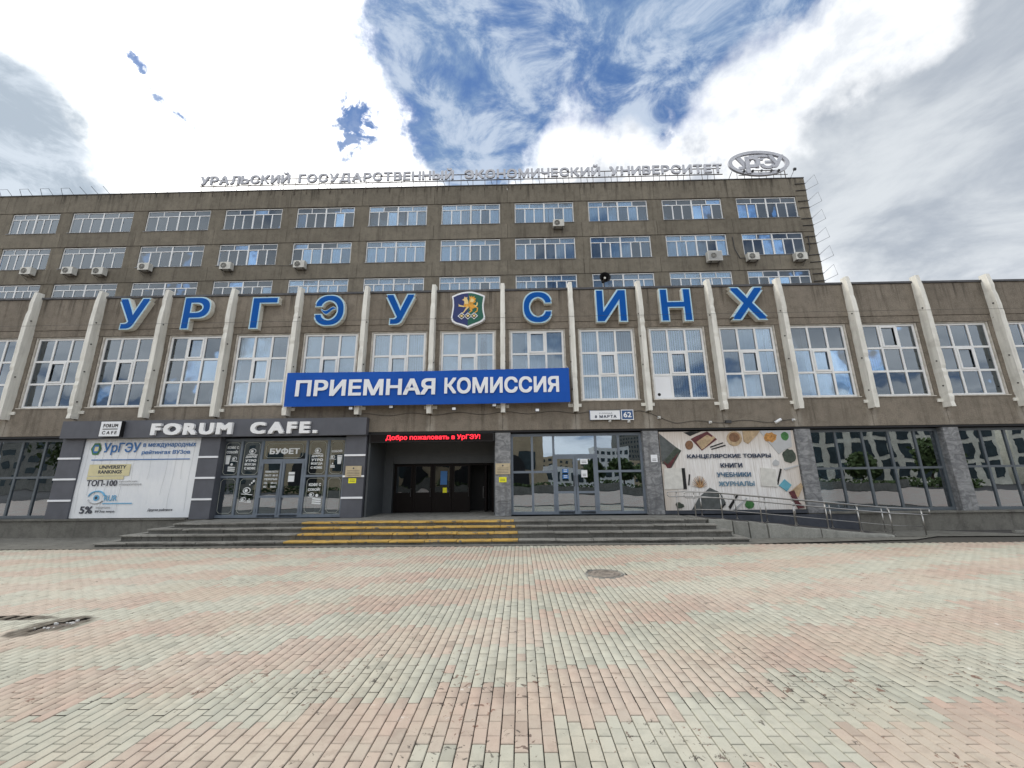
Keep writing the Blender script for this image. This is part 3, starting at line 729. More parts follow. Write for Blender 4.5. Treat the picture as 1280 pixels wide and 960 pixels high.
# pillars on the ground floor
PX = {-24.5: 0, -.70: 1, 5.30: 1, 11.43: 1, 17.30: 1, 23.4: 1}
for px in PX:
    p_ = MB().box(px - .29, px + .29, .07, .62, .62, 3.925).build('pillar', 'concrete', front)
    z = .655
    while z < 3.9:
        h = min(.545, 3.92 - z)
        MB().box(px - .305, px + .305, .035 + random.uniform(0, .008), .068, z + .004, z + h - .004).build('cladding_slab', 'marble', p_)
        for sx in (-1, 1): MB().box(px + sx * .3075 - .0145, px + sx * .3075 + .0145, .07, .6, z + .004, z + h - .004).build('cladding_slab', 'marble', p_)
        z += h

def glazing(name, x0, x1, z0, z1, vx, tz, y, mat, fw=.085, parent=front, skip=None, gl='glass_shop', edge=.11):
    """one shop front: outer frame, mullions vx, transoms [(xa,xb,z)], panes between"""
    t = link(name, None, parent, ((x0 + x1) / 2, y, z0)); WP[t.name] = Vector(((x0 + x1) / 2, y, z0))
    mb = MB()
    mb.box(x0, x0 + edge, y - .05, y + .05, z0, z1); mb.box(x1 - edge, x1, y - .05, y + .05, z0, z1)
    mb.box(x0 + edge, x1 - edge, y - .047, y + .047, z0, z0 + edge); mb.box(x0 + edge, x1 - edge, y - .047, y + .047, z1 - edge, z1)
    for v in vx: mb.box(v - fw / 2, v + fw / 2, y - .044, y + .044, z0 + edge, z1 - edge)
    xs = [x0 + edge - fw / 2] + list(vx) + [x1 - edge + fw / 2]
    for a, b in zip(xs[:-1], xs[1:]):
        xm = (a + b) / 2; zz = [z for xa, xb, z in tz if xa < xm < xb]
        lv = [z0 + edge - fw / 2] + zz + [z1 - edge + fw / 2]
        for z in zz: mb.box(a + fw / 2, b - fw / 2, y - .041, y + .041, z - fw / 2, z + fw / 2)
        for c, d in zip(lv[:-1], lv[1:]):
            if skip and skip[0] < xm < skip[1] and (c + d) / 2 < skip[2]: continue
            pane(b - a - fw, d - c - fw, gl, (xm, y, (c + d) / 2), t)
    mb.build('frame', mat, t); return t
def door_leaf(x0, x1, z0, z1, rail, y, mat, hx, hz, gl='glass_shop', parent=front, handle='near_black'):
    d = link('door', None, parent, ((x0 + x1) / 2, y, z0)); WP[d.name] = Vector(((x0 + x1) / 2, y, z0)); mb = MB(); w = .085
    mb.box(x0, x0 + w, y - .05, y + .03, z0, z1); mb.box(x1 - w, x1, y - .05, y + .03, z0, z1)
    for z in (z0 + w * .75, rail, z1 - w / 2): mb.box(x0 + w, x1 - w, y - .047, y + .027, z - w / 2 * (1.5 if z < rail else 1), z + w / 2 * (1.5 if z < rail else 1))
    mb.build('door_frame', mat, d)
    pane(x1 - x0 - 2 * w, z1 - rail - w * 1.5, gl, ((x0 + x1) / 2, y, (z1 - w + rail + w / 2) / 2), d)
    pane(x1 - x0 - 2 * w, rail - z0 - w * 2, gl, ((x0 + x1) / 2, y, (rail - w / 2 + z0 + w * 1.5) / 2), d)
    MB().tube([(hx, y - .05, hz), (hx, y - .11, hz), (hx, y - .11, hz + .42), (hx, y - .05, hz + .42)], .014, 6).build('handle', handle, d)
    for z in (z0 + .2, z1 - .3): MB().tube([(x0 if hx > (x0 + x1) / 2 else x1, y - .065, z), (x0 if hx > (x0 + x1) / 2 else x1, y - .065, z + .13)], .018, 6).build('hinge', mat, d)
    return d
# left bays
glazing('shop_window', -24.15, -18.95, .71, 3.91, (-23.1, -22.07, -21.05, -20.05), [(-25, -18, 2.33)], .32, 'alu_frame_dark', gl='glass_bay')
glazing('shop_window', -30.0, -24.85, .71, 3.91, (-28.9, -27.9, -26.9, -25.9), [(-31, -24, 2.33)], .32, 'alu_frame_dark', gl='glass_bay')
# cafe
glazing('shop_window', -12.45, -7.15, .66, 3.83, (-11.58, -10.72, -8.83, -7.94), [(-12.5, -10.72, 2.27), (-8.83, -7, 2.27), (-10.72, -8.83, 2.92)], .25, 'alu_frame', .09, skip=(-10.72, -8.83, 2.9))
door_leaf(-10.67, -9.785, .68, 2.87, 1.47, .25, 'alu_frame', -9.86, 1.35, handle='alu_frame'); door_leaf(-9.765, -8.88, .68, 2.87, 1.47, .25, 'alu_frame', -9.69, 1.35, handle='alu_frame')
# right of the entrance
glazing('shop_window', -.40, 5.0, .68, 3.88, (.49, 1.37, 3.10, 4.03), [(-1, 1.37, 2.33), (3.1, 5.1, 2.33), (1.37, 3.1, 2.98)], .30, 'alu_frame', .09, skip=(1.37, 3.1, 2.9))
door_leaf(1.42, 2.225, .70, 2.93, 1.52, .30, 'alu_frame', 2.32 - .17, 1.75); door_leaf(2.245, 3.05, .70, 2.93, 1.52, .30, 'alu_frame', 2.32, 1.75)
# right bays
glazing('shop_window', 11.74, 16.99, .71, 3.90, (12.87, 13.95, 15.0, 16.05), [(11, 17.2, 2.34)], .32, 'alu_frame_dark', gl='glass_bay')
glazing('shop_window', 17.61, 23.09, .71, 3.90, (18.69, 19.66, 20.8, 21.95), [(17, 24, 2.36)], .32, 'alu_frame_dark', gl='glass_bay')
# things seen dimly inside the right bays: partitions, a pale screen, hanging cable
mb = MB().box(16.1, 17.0, 1.0, 1.06, .7, 2.1); mb.build('partition', 'reveal_paint', front)
mb = MB().box(18.0, 20.6, 1.3, 1.36, .7, 2.2); mb.build('partition', 'reveal_paint', front)
mb = MB()
for x in (18.3, 18.9, 19.9, 20.5): mb.box(x, x + .07, 1.22, 1.28, .7, 2.25)
mb.build('partition_post', 'zinc', front)
MB().box(11.9, 16.2, 2.6, 2.66, 1.3, 1.9).build('service_counter', 'curtain_grey', front)

# entrance portal
mb = MB()
mb.box(-6.22, -6.14, .07, 2.25, .6, 3.93); mb.box(-1.10, -1.02, .64, 2.25, .6, 3.93)
mb.box(-6.14, -1.10, 2.0, 2.2, 3.12, 3.93); mb.box(-6.14, -5.75, 2.0, 2.3, .6, 3.118); mb.box(-5.749, -1.10, 2.02, 2.3, 2.79, 3.118)
mb.build('portal_lining', 'portal_panel', front)
MB().box(-6.14, -1.1, 2.05, 2.3, 3.0, 3.001).build('portal_joint', 'near_black', front)
MB().box(-6.3, -.95, -.05, 4.2, .56, .652).build('portal_floor', 'stone_mid', front)
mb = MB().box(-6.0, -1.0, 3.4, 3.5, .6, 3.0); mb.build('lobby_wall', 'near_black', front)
xd = [-5.73, -4.86, -3.98, -3.10, -2.27]
for a, b in zip(xd[:-1], xd[1:]):
    d = link('door', None, front, ((a + b) / 2, 2.2, .66)); WP[d.name] = Vector(((a + b) / 2, 2.2, .66)); mb = MB(); w = .11
    mb.box(a + .008, a + w, 2.16, 2.24, .66, 2.77); mb.box(b - w, b - .008, 2.16, 2.24, .66, 2.77)
    mb.box(a + w, b - w, 2.163, 2.237, 2.66, 2.77); mb.box(a + w, b - w, 2.163, 2.237, 1.42, 1.52); mb.box(a + w, b - w, 2.175, 2.225, .66, 1.42)
    mb.build('door_frame', 'black_frame', d); pane(b - a - 2 * w, 1.14, 'glass_dark', ((a + b) / 2, 2.2, 2.09), d)
    hx = b - .07
    MB().tube([(hx, 2.16, 1.35), (hx, 2.09, 1.35), (hx, 2.09, 1.7), (hx, 2.16, 1.7)], .014, 6).build('handle', 'dark_steel', d)
mb = MB().box(-1.62, -1.54, 2.25, 3.1, .66, 2.77); mb.build('open_door', 'black_frame', front)
MB().tube([(-1.66, 2.4, 1.25), (-1.70, 2.4, 1.25), (-1.70, 2.4, 1.75), (-1.66, 2.4, 1.75)], .013, 6).build('handle', 'stainless', front)
mb = MB().box(-2.27, -1.12, 2.16, 2.24, 2.70, 2.785); mb.box(-1.3, -1.11, 2.16, 2.24, .66, 2.7); mb.build('door_head', 'black_frame', front)
mb = MB().box(-3.62, -3.32, 2.15, 2.158, 1.85, 2.45); mb.build('notice', 'poster_ink_blue', front)
MB().box(-3.5, -3.32, 2.145, 2.149, 1.5, 1.72).build('notice', 'yellow_sheet', front)

# ------------------------------------------------------------------ cafe cladding and sign
cafe = thing('cafe_frontage', 'dark grey cafe fascia and striped pillars below the left windows', 'shop front', (-12.5, -.2, .66))
mb = MB().box(-18.88, -6.23, -.30, -.01, 3.87, 4.58); fas = mb.build('fascia', 'slate_panel', cafe)
FCX = [(-18.93, -18.02), (-13.12, -12.30), (-7.10, -6.26)]
for a, b in FCX:
    p_ = MB().box(a, b, -.09, .30, .655, 3.868).build('clad_pillar', 'slate_panel', cafe)
    for z in (3.03, 2.20, 1.37): MB().box(a - .01, b + .01, -.125, -.091, z, z + .075).build('white_stripe', 'white_print', p_)
letters('FORUM', -15.02, -11.68, 3.95, 4.45, -.42, .11, .05, 'letter_white', fas, .12)
letters('CAFE.', -10.92, -8.18, 3.95, 4.45, -.42, .11, .05, 'letter_white', fas, .14)
mb = MB().box(-17.1, -16.22, -.46, -.31, 3.90, 4.54, 1); mb.box(-17.08, -16.24, -.466, -.461, 3.92, 4.52, 0)
lg = mb.build('logo_box', ['white_print', 'near_black'], cafe)
letters('FORUM', -16.96, -16.36, 4.28, 4.43, -.472, .005, .03, 'near_black', lg, .12); letters('CAFE', -16.96, -16.36, 4.0, 4.14, -.472, .005, .02, 'near_black', lg, .32)
MB().box(-16.97, -16.35, -.472, -.467, 4.195, 4.23).build('divider', 'near_black', lg)

# decals on the cafe glass
dc = MB(); yd = .236
def rrect(mb, x0, x1, z0, z1, y, c=.09, r=.009, mi=1):
    pts = [(x0 + c, y, z0), (x1 - c, y, z0), (x1 - c * .2, y, z0 + c * .8), (x1, y, z0 + c), (x1, y, z1 - c), (x1 - c * .8, y, z1 - c * .3), (x1 - c, y, z1), (x0 + c, y, z1), (x0 + c * .3, y, z1 - c * .7), (x0, y, z1 - c), (x0, y, z0 + c), (x0 + c * .7, y, z0 + c * .3)]
    mb.tube(pts, r, 4, mi, True)
for a, b in ((-12.3, -11.66), (-11.5, -10.8), (-8.74, -8.02), (-7.86, -7.3)):
    rrect(dc, a + .04, b - .02, 2.36, 3.66, yd); rrect(dc, a + .04, b - .02, .84, 2.18, yd)
rrect(dc, -10.55, -9.0, 3.02, 3.6, yd)
text(dc, 'БУФЕТ', -10.40, -9.15, 3.16, 3.42, yd, .004, .04)
def cup(x, z, s):
    dc.prism([(x - .07 * s, z), (x + .07 * s, z), (x + .10 * s, z + .3 * s), (x - .10 * s, z + .3 * s)], yd - .003, yd); dc.prism([(x - .115 * s, z + .31 * s), (x + .115 * s, z + .31 * s), (x + .09 * s, z + .36 * s), (x - .09 * s, z + .36 * s)], yd - .003, yd)
def cake(x, z, s):
    for k in range(3): dc.prism([(x - .15 * s, z + k * .07 * s), (x + .15 * s, z + k * .07 * s - .02 * s), (x + .16 * s, z + k * .07 * s + .02 * s), (x - .14 * s, z + k * .07 * s + .045 * s)], yd - .003, yd)
    dc.disc((x, z + .27 * s), .05 * s, yd - .003, yd, 10)
def bowl(x, z, s):
    dc.tube([(x + .12 * s * math.cos(t * .3), yd, z + .09 * s * math.sin(t * .3)) for t in range(21)], .016 * s, 4, 0, True)
    dc.prism([(x - .19 * s, z - .12 * s), (x + .2 * s, z - .15 * s), (x + .22 * s, z - .13 * s), (x - .16 * s, z - .10 * s)], yd - .003, yd); dc.disc((x - .02, z), .055 * s, yd - .003, yd, 9)
text(dc, 'КОФЕ С', -12.20, -11.72, 3.40, 3.52, yd, .004, .035); text(dc, 'СОБОЙ!', -12.22, -11.74, 3.22, 3.35, yd, .004, .035); cup(-12.12, 2.78, 1.0); bowl(-11.85, 3.0, .8); cake(-11.93, 2.5, 1)
bowl(-11.12, 3.30, 1.1)
for k, tt in enumerate(('ДОБРОЕ', 'УТРО', 'ВСЕГДА', 'С КОФЕ')): text(dc, tt, -11.38, -10.92, 3.02 - k * .155, 3.125 - k * .155, yd, .004, .04); text(dc, tt, -8.62, -8.14, 3.02 - k * .155, 3.125 - k * .155, yd, .004, .04)
bowl(-8.38, 3.30, 1.0); text(dc, 'СОБОЙ!', -7.80, -7.36, 3.22, 3.33, yd, .004, .03); cup(-7.45, 2.74, 1.0); bowl(-7.74, 3.03, .7); cake(-7.72, 2.6, .6)
bowl(-11.15, 1.72, 1.2); bowl(-11.25, 1.38, .8); cake(-11.0, 1.25, .5)
for k in range(3): dc.disc((-11.05 + k * .07, 1.95 + k * .07), .025 + k * .012, yd - .003, yd, 8)
text(dc, 'КОФЕ С', -8.62, -8.12, 1.86, 1.99, yd, .004, .035); text(dc, 'СОБОЙ!', -8.64, -8.14, 1.68, 1.81, yd, .004, .035); bowl(-8.47, 1.53, .8); cake(-8.25, 1.18, 1.2)
for k, tt in enumerate(('РЕЖИМ РАБОТЫ', 'ПН-ПТ  08-18', 'ПЕРЕРЫВ', 'СБ     09-15', 'ВС     ВЫХ.')): text(dc, tt, -10.48, -9.95, 2.42 - k * .15, 2.50 - k * .15, .236 - .05 + .04, .004, .02)
dc.box(-9.5, -9.25, yd - .004, yd, 2.05, 2.30); dc.box(-9.5, -9.25, yd - .004, yd, 2.34, 2.44)
dc.box(-8.40, -7.98, .40, .41, .80, 1.35)
o = dc.build('window_decals', ['decal', 'decal_faint'], cafe)

# banner
def cloth(x0, x1, z0, z1, y, amp, nx, nz, seed, sag=0.0, slope=0.0):
    r = random.Random(seed); ph = [r.uniform(0, 6) for _ in range(6)]; vs = []; fs = []
    for j in range(nz + 1):
        for i in range(nx + 1):
            a = i / nx; b = j / nz; x = x0 + (x1 - x0) * a
            z = z0 + (z1 - z0) * b + slope * (a - .5) - sag * math.sin(math.pi * a) * (.3 + .7 * b)
            w = math.sin(a * 9 + b * 2.2 + ph[0]) * .5 + math.sin(a * 31 + b * 9 + ph[1]) * .22 * (b if sag else 1) + math.sin(a * 4 - b * 7 + ph[2]) * .3 + .25 * math.sin(b * 26 + 3 * math.sin(a * 7)) * max(0, b - .75) * 3
            vs.append((x, y + amp * w, z))
    for j in range(nz):
        for i in range(nx): k = j * (nx + 1) + i; fs.append((k, k + 1, k + nx + 2, k + nx + 1))
    return vs, fs
ban = thing('banner', 'long blue banner with white Cyrillic words stretched across the fins', 'banner', (-3.8, -.55, 5.0))
vs, fs = cloth(-9.62, 2.05, 5.04, 6.47, -.50, .022, 120, 20, 4, .03, .03)
nb = len(vs); vs2 = [(x, y + .012, z) for x, y, z in vs]
mb = MB().add(vs, fs).add(vs2, [f[::-1] for f in fs]); mb.build('cloth', 'banner_blue', ban, True)
mb = MB(); text(mb, 'ПРИЕМНАЯ', -9.18, -3.42, 5.44, 6.12, -.545, .006, .03); mb.build('lettering', 'white_print', ban)
mb = MB(); text(mb, 'КОМИССИЯ', -3.05, 1.62, 5.46, 6.14, -.545, .006, .03); mb.build('lettering', 'white_print', ban)
mb = MB()
for x in (-9.6, -6.7, -3.7, -.7, 2.03):
    mb.tube([(x, -.50, 6.46), (x - .05, -.30, 6.62)], .008, 4); mb.tube([(x, -.50, 5.06), (x - .04, -.30, 4.95)], .008, 4)
mb.build('tie_cord', 'white_print', ban)

# big facade letters: cream box, pale outline, blue face
def wall_letter(ch, x0, x1, z0, z1, label, wave=False):
    xc = (x0 + x1) / 2; t = thing('facade_letter', label, 'letter', (xc, -.02, z0), 'blue illuminated letters on the parapet')
    ch2 = 'С' if wave else ch
    ref = glyph(ch2, .047, .5)[0]
    mb = MB(); text(mb, ch2, x0, x1, z0, z1, -.235, .22, .047, ref=ref, mirror=wave)
    def wv(g, ya, yb):
        pts = []
        cx, cz = xc - .05, (z0 + z1) / 2; N_ = 14
        top = [(cx - .34 + .68 * k / N_, cz + .10 * math.sin(k / N_ * 6.2832 + 2.6) * (1 if 1 else 0) + .075 * math.sin(math.pi * k / N_) + g) for k in range(N_ + 1)]
        bot = [(cx - .34 + .68 * k / N_, cz + .10 * math.sin(k / N_ * 6.2832 + 2.6) - .075 * math.sin(math.pi * k / N_) - g) for k in range(N_ + 1)]
        return bot + top[::-1]
    if wave: mb.prism(wv(.035, 0, 0), -.235, -.02)
    mb.build('box_body', 'cream_side', t)
    mb = MB(); text(mb, ch2, x0, x1, z0, z1, -.242, .006, .043, ref=ref, mirror=wave)
    if wave: mb.prism(wv(.03, 0, 0), -.242, -.236)
    mb.build('outline', 'outline_pale', t)
    mb = MB(); text(mb, ch2, x0, x1, z0, z1, -.252, .009, .018, ref=ref, mirror=wave)
    if wave: mb.prism(wv(0, 0, 0), -.252, -.243)
    mb.build('face', 'blue_face', t)
wall_letter('У', -17.72, -16.32, 8.60, 10.10, 'blue letter У, leftmost of the facade letters')
wall_letter('Р', -14.80, -13.55, 8.56, 10.10, 'blue letter Р on the parapet, second from the left')
wall_letter('Г', -11.75, -10.55, 8.53, 10.03, 'blue letter Г on the parapet, left of the letter Э')
wall_letter('Э', -8.92, -7.58, 8.60, 10.08, 'blue letter Э with a wave for its middle bar', True)
wall_letter('У', -5.80, -4.50, 8.60, 10.06, 'blue letter У just left of the griffin shield')
wall_letter('С', .20, 1.48, 8.56, 10.06, 'blue letter С just right of the griffin shield')
wall_letter('И', 3.36, 4.72, 8.55, 10.08, 'blue letter И below the rooftop loudspeaker')
wall_letter('Н', 6.12, 7.50, 8.53, 10.07, 'blue letter Н between the letters И and Х')
wall_letter('Х', 9.12, 10.64, 8.53, 10.08, 'blue letter Х, rightmost of the facade letters')

# crest
cr = thing('griffin_shield', 'blue and green shield with golden griffin on the parapet', 'emblem', (-2.18, -.02, 8.47))
sx, sz, cx0, cz0 = .00206, .00205, -2.165, 9.29        # from a sketch 923 x 960 centred on (462, 490)
def T(px, py): return (cx0 + (px - 462) * sx, cz0 - (py - 490) * sz)
sh = [(462, 88), (380, 95), (300, 110), (200, 145), (110, 190), (125, 290), (132, 400), (122, 520), (98, 690), (125, 770), (190, 815), (300, 850), (400, 885), (455, 912), (510, 885), (620, 840), (740, 790), (800, 740), (820, 690), (790, 520), (782, 400), (795, 290), (812, 190), (700, 140), (600, 105), (540, 92)]
def shrink(pts, k): return [(462 + (x - 462) * k, 490 + (y - 490) * k) for x, y in pts]
mb = MB().prism([T(*p_) for p_ in sh[::-1]], -.22, -.02); mb.build('border', 'white_print', cr)
si = shrink(sh, .91)
lf = si[0:14]; rt = [si[0]] + si[:13:-1] + [si[13]]
mb = MB().prism([T(*p_) for p_ in lf[::-1]], -.228, -.221); mb.build('blue_field', 'crest_blue', cr)
mb = MB().prism([T(*p_) for p_ in (si[13:] + [si[0]])[::-1]], -.2275, -.221); mb.build('green_field', 'crest_green', cr)
gr = MB()
def gp(pts, mi=0, y=-.236): gr.prism([T(*p_) for p_ in pts[::-1]], y, -.2285, mi)
gp([(370, 370), (460, 365), (545, 385), (600, 400), (600, 470), (550, 490), (480, 450), (400, 450), (365, 430)])
gp([(325, 280), (365, 262), (385, 205), (405, 235), (440, 215), (435, 260), (460, 310), (465, 380), (380, 380), (375, 310), (350, 290)], 1, -.238)
gp([(470, 360), (490, 260), (480, 185), (515, 225), (535, 188), (548, 230), (590, 200), (590, 245), (625, 250), (605, 290), (620, 330), (580, 360), (550, 385)], 0, -.240)
gp([(500, 330), (520, 250), (560, 260), (590, 300), (560, 340)], 1, -.244)
gp([(375, 420), (300, 405), (265, 390), (250, 360), (262, 410), (255, 430), (330, 440), (380, 450)], 1, -.237)
gp([(440, 430), (400, 490), (355, 565), (320, 585), (350, 590), (385, 560), (430, 500), (480, 450)], 1, -.237)
gp([(500, 440), (490, 500), (520, 530), (470, 570), (490, 580), (550, 540), (545, 500), (560, 460)], 0, -.2375)
gp([(570, 400), (600, 460), (650, 480), (635, 540), (590, 575), (620, 580), (660, 550), (670, 470), (625, 440), (600, 400)], 0, -.237)
gp([(600, 420), (635, 400), (640, 350), (655, 335), (665, 380), (650, 430), (615, 445)], 1, -.2385)
gr.build('griffin', ['gold', 'gold_pale'], cr)
dm = MB()
for x in (325, 457, 588):
    dm.prism([T(x - 82, 652), T(x, 730), T(x + 82, 652), T(x, 574)], -.246, -.2285, 0); dm.prism([T(x - 60, 652), T(x, 709), T(x + 60, 652), T(x, 595)], -.249, -.2465, 1)
    c = T(x, 650); dm.disc(c, .055, -.253, -.2495, 12, 2)
dm.build('diamonds', ['white_print', 'near_black', 'gold_pale'], cr)

# left poster on stretched cloth (its square code is left out)
po = thing('ratings_poster', 'large white rankings poster with blue Cyrillic heading between cafe pillars', 'poster', (-15.6, 0, .7))
vs, fs = cloth(-18.10, -13.14, .72, 3.86, -.02, .010, 70, 24, 9)
mb = MB().add(vs, fs); vs2 = [(x, .03, z) for x, y, z in vs]; mb.add(vs2, [f[::-1] for f in fs]); mb.build('cloth', 'poster_cloth', po, True)
# thin grey lines paint the shade of the cloth's vertical creases
mb = MB(); r = random.Random(5)
for k in range(14):
    x = -17.8 + k * .34; zt = 3.8; zb = r.choice([3.0, 2.2, 1.6, .95, .9])
    pts = [(x + .04 * math.sin(q * 1.3 + k) * q / 6 + (-.05 * q / 6), -.037, zt + (zb - zt) * q / 6) for q in range(7)]; mb.tube(pts, .0035, 4)
mb.build('crease_lines', 'ink_grey', po)
ink = MB(); yp = -.046
text(ink, 'УрГЭУ', -17.20, -15.66, 3.20, 3.70, yp, .004, .012, 0); text(ink, 'в международных', -15.55, -13.34, 3.46, 3.66, yp, .004, .01, 0); text(ink, 'рейтингах ВУЗов', -15.55, -13.54, 3.17, 3.38, yp, .004, .01, 0)
ink.box(-17.6, -13.5, yp, yp + .004, 2.985, 3.02, 0)
ink.box(-17.62, -15.9, yp + .003, yp + .006, 2.36, 2.82, 3); ink.box(-17.62, -16.1, yp + .003, yp + .006, 2.22, 2.34, 3)
text(ink, 'UNIVERSITY', -17.2, -16.08, 2.64, 2.78, yp, .004, .03, 1); text(ink, 'RANKINGS', -17.2, -16.22, 2.45, 2.59, yp, .004, .03, 1)
text(ink, 'ТОП-100', -17.58, -16.32, 1.96, 2.20, yp, .004, .015, 1); text(ink, 'российских', -16.24, -15.5, 2.09, 2.18, yp, .004, .006, 4); text(ink, 'университетов', -16.24, -15.32, 1.96, 2.05, yp, .004, .006, 4)
ink.tube([(-17.05 + .34 * math.cos(t * .2 + .3), yp, 1.50 + .26 * math.sin(t * .2 + .3)) for t in range(14)], .03, 5, 2); ink.tube([(-17.05 + .34 * math.cos(t * .2 + 3.5), yp, 1.52 + .24 * math.sin(t * .2 + 3.5)) for t in range(12)], .02, 5, 4)
ink.disc((-17.05, 1.5), .12, yp, yp + .004, 16, 2); ink.disc((-17.05, 1.5), .06, yp - .004, yp, 12, 1)
text(ink, 'RUR', -16.72, -16.2, 1.38, 1.60, yp, .004, .01, 2); ink.box(-16.75, -15.55, yp, yp + .004, 1.26, 1.30, 2)
text(ink, '5%', -17.62, -17.1, .90, 1.18, yp, .004, .02, 1); text(ink, 'ведущих', -16.98, -16.4, 1.07, 1.16, yp, .004, .006, 4); text(ink, 'ВУЗов мира', -16.98, -16.2, .92, 1.02, yp, .004, .01, 1)
text(ink, 'Другие рейтинги', -14.86, -13.86, .95, 1.07, yp, .004, .008, 1)
ink.disc((-17.5, 3.45), .22, yp, yp + .004, 6, 5, .27); ink.disc((-17.5, 3.45), .15, yp - .004, yp, 6, 0, .2); ink.box(-17.56, -17.40, yp - .006, yp - .004, 3.36, 3.54, 3)
ink.build('print', ['poster_ink_blue', 'poster_ink_dark', 'ink_cyan', 'ink_yellow', 'ink_grey', 'print_green'], po)

# right poster: stationery on white boards
ps = thing('stationery_poster', 'large printed panel of books and plants naming stationery goods behind the ramp', 'poster', (8.4, .1, .8))
MB().box(5.66, 11.08, .09, .13, .80, 3.87).build('panel', 'wood_print', ps)
pr = MB(); yq = .078; _L = [0]
def S(u, v): return (5.66 + (u - 70) / (1160 - 70) * 5.36, 3.87 - (v - 62) / (690 - 62) * 3.05)
def sp(pts, mi):
    _L[0] += 1; y = yq - .0006 * _L[0]
    # shear of the photographed outline is undone: columns lean in the picture only through perspective
    q = [S(u - (v - 62) * .115 * (1 - (u - 70) / 2600), v) for u, v in pts]
    a = sum(q[i][0] * q[(i + 1) % len(q)][1] - q[(i + 1) % len(q)][0] * q[i][1] for i in range(len(q)))
    if a < 0: q = q[::-1]
    q = [(min(11.07, max(5.67, x)), min(3.865, max(.805, z))) for x, z in q]
    pr.prism(q, y, .0895, mi)
def blobp(u, v, ru, rv, mi, n=16, j=.0, seed=1):
    r = random.Random(seed); sp([(u + ru * math.cos(6.2832 * i / n) * (1 + r.uniform(-j, j)), v + rv * math.sin(6.2832 * i / n) * (1 + r.uniform(-j, j))) for i in range(n)], mi)
sp([(70, 75), (215, 190), (150, 300), (95, 310)], 0); sp([(215, 190), (258, 220), (180, 360), (95, 320), (130, 290)], 1); sp([(110, 300), (150, 365), (170, 365), (240, 230), (150, 330)], 3)
sp([(275, 70), (330, 100), (420, 62), (330, 62)], 8); blobp(322, 175, 33, 38, 2, 14); sp([(335, 125), (425, 222), (550, 130), (470, 62), (380, 100)], 3); sp([(380, 150), (425, 215), (520, 120), (470, 90)], 4); sp([(420, 180), (440, 205), (535, 118), (520, 100)], 4)
sp([(490, 190), (595, 155), (600, 163), (495, 200)], 8); sp([(500, 208), (615, 175), (617, 186), (503, 216)], 8)
blobp(690, 125, 62, 62, 4, 20); blobp(690, 115, 45, 40, 2, 18); sp([(765, 150), (800, 172), (880, 95), (900, 62), (760, 62)], 4)
sp([(905, 75), (1040, 258), (1085, 225), (1150, 200), (1150, 62), (900, 62)], 9); blobp(985, 118, 50, 42, 6, 14, .2, 3); blobp(1100, 112, 33, 36, 7, 14, .08, 4); blobp(1120, 275, 52, 56, 5, 18, .12, 5); blobp(1010, 330, 30, 26, 9, 12, .2, 8)
sp([(120, 362), (285, 362), (300, 525), (125, 530)], 5 + 5); sp([(258, 362), (285, 362), (302, 530), (275, 530)], 8); sp([(318, 412), (328, 412), (322, 500), (312, 500)], 8)
for k in range(15):
    t = 3.1416 + 3.1416 * k / 14; sp([(402, 520), (402 + 62 * math.cos(t) - 4, 505 + 80 * math.sin(t)), (412, 520)], (2, 6, 4)[k % 3])
sp([(340, 690), (400, 590), (480, 520), (560, 560), (600, 640), (540, 695)], 0); sp([(545, 690), (590, 640), (600, 650), (560, 694)], 8)
blobp(782, 655, 34, 32, 7, 14, .1, 9); sp([(620, 670), (690, 570), (705, 572), (632, 690)], 8); sp([(660, 690), (760, 600), (766, 606), (680, 694)], 9)
sp([(885, 365), (1000, 380), (1010, 520), (880, 510)], 10); sp([(1040, 375), (1050, 380), (1012, 505), (1003, 500)], 8); sp([(1070, 375), (1200, 345), (1205, 352), (1075, 388)], 9)
sp([(1065, 460), (1115, 505), (1075, 555), (1020, 510)], 11); sp([(1110, 550), (1190, 490), (1215, 520), (1160, 600), (1100, 590)], 4); sp([(1090, 560), (1130, 545), (1160, 640), (1200, 680), (1150, 690)], 3); blobp(245, 655, 32, 22, 5, 12, .3, 11)
text(pr, 'КАНЦЕЛЯРСКИЕ ТОВАРЫ', 6.70, 10.02, 2.76, 2.95, .050, .005, .03, 12); text(pr, 'КНИГИ', 7.98, 8.84, 2.41, 2.59, .050, .005, .03, 12)
text(pr, 'УЧЕБНИКИ', 7.79, 9.13, 2.05, 2.23, .050, .005, .03, 13); text(pr, 'ЖУРНАЛЫ', 7.82, 9.22, 1.70, 1.88, .050, .005, .03, 14)
pr.build('print', ['print_slate', 'print_dark_green', 'print_brown', 'print_maroon', 'print_kraft', 'print_dark_green', 'print_orange', 'print_green', 'near_black', 'ink_grey', 'print_paper', 'print_blue', 'ink_navy', 'ink_steel', 'ink_steel_pale'], ps)
MB().box(5.62, 11.12, .07, .3, .66, .795).build('lower_trim', 'ramp_paint', ps)

# LED board
ld = thing('led_sign', 'black moving message board with red Cyrillic greeting above the entrance', 'sign', (-3.65, -.05, 3.56))
mb = MB().box(-6.19, -1.04, -.035, .06, 3.57, 3.915); mb.build('case', 'near_black', ld)
mb = MB().box(-6.12, -1.10, -.042, -.036, 3.60, 3.89); mb.build('screen', 'black_frame', ld)
mb = MB(); text(mb, 'Добро пожаловать в УрГЭУ!', -5.49, -1.62, 3.62, 3.86, -.048, .005, .022); mb.build('lettering', 'led_red', ld)

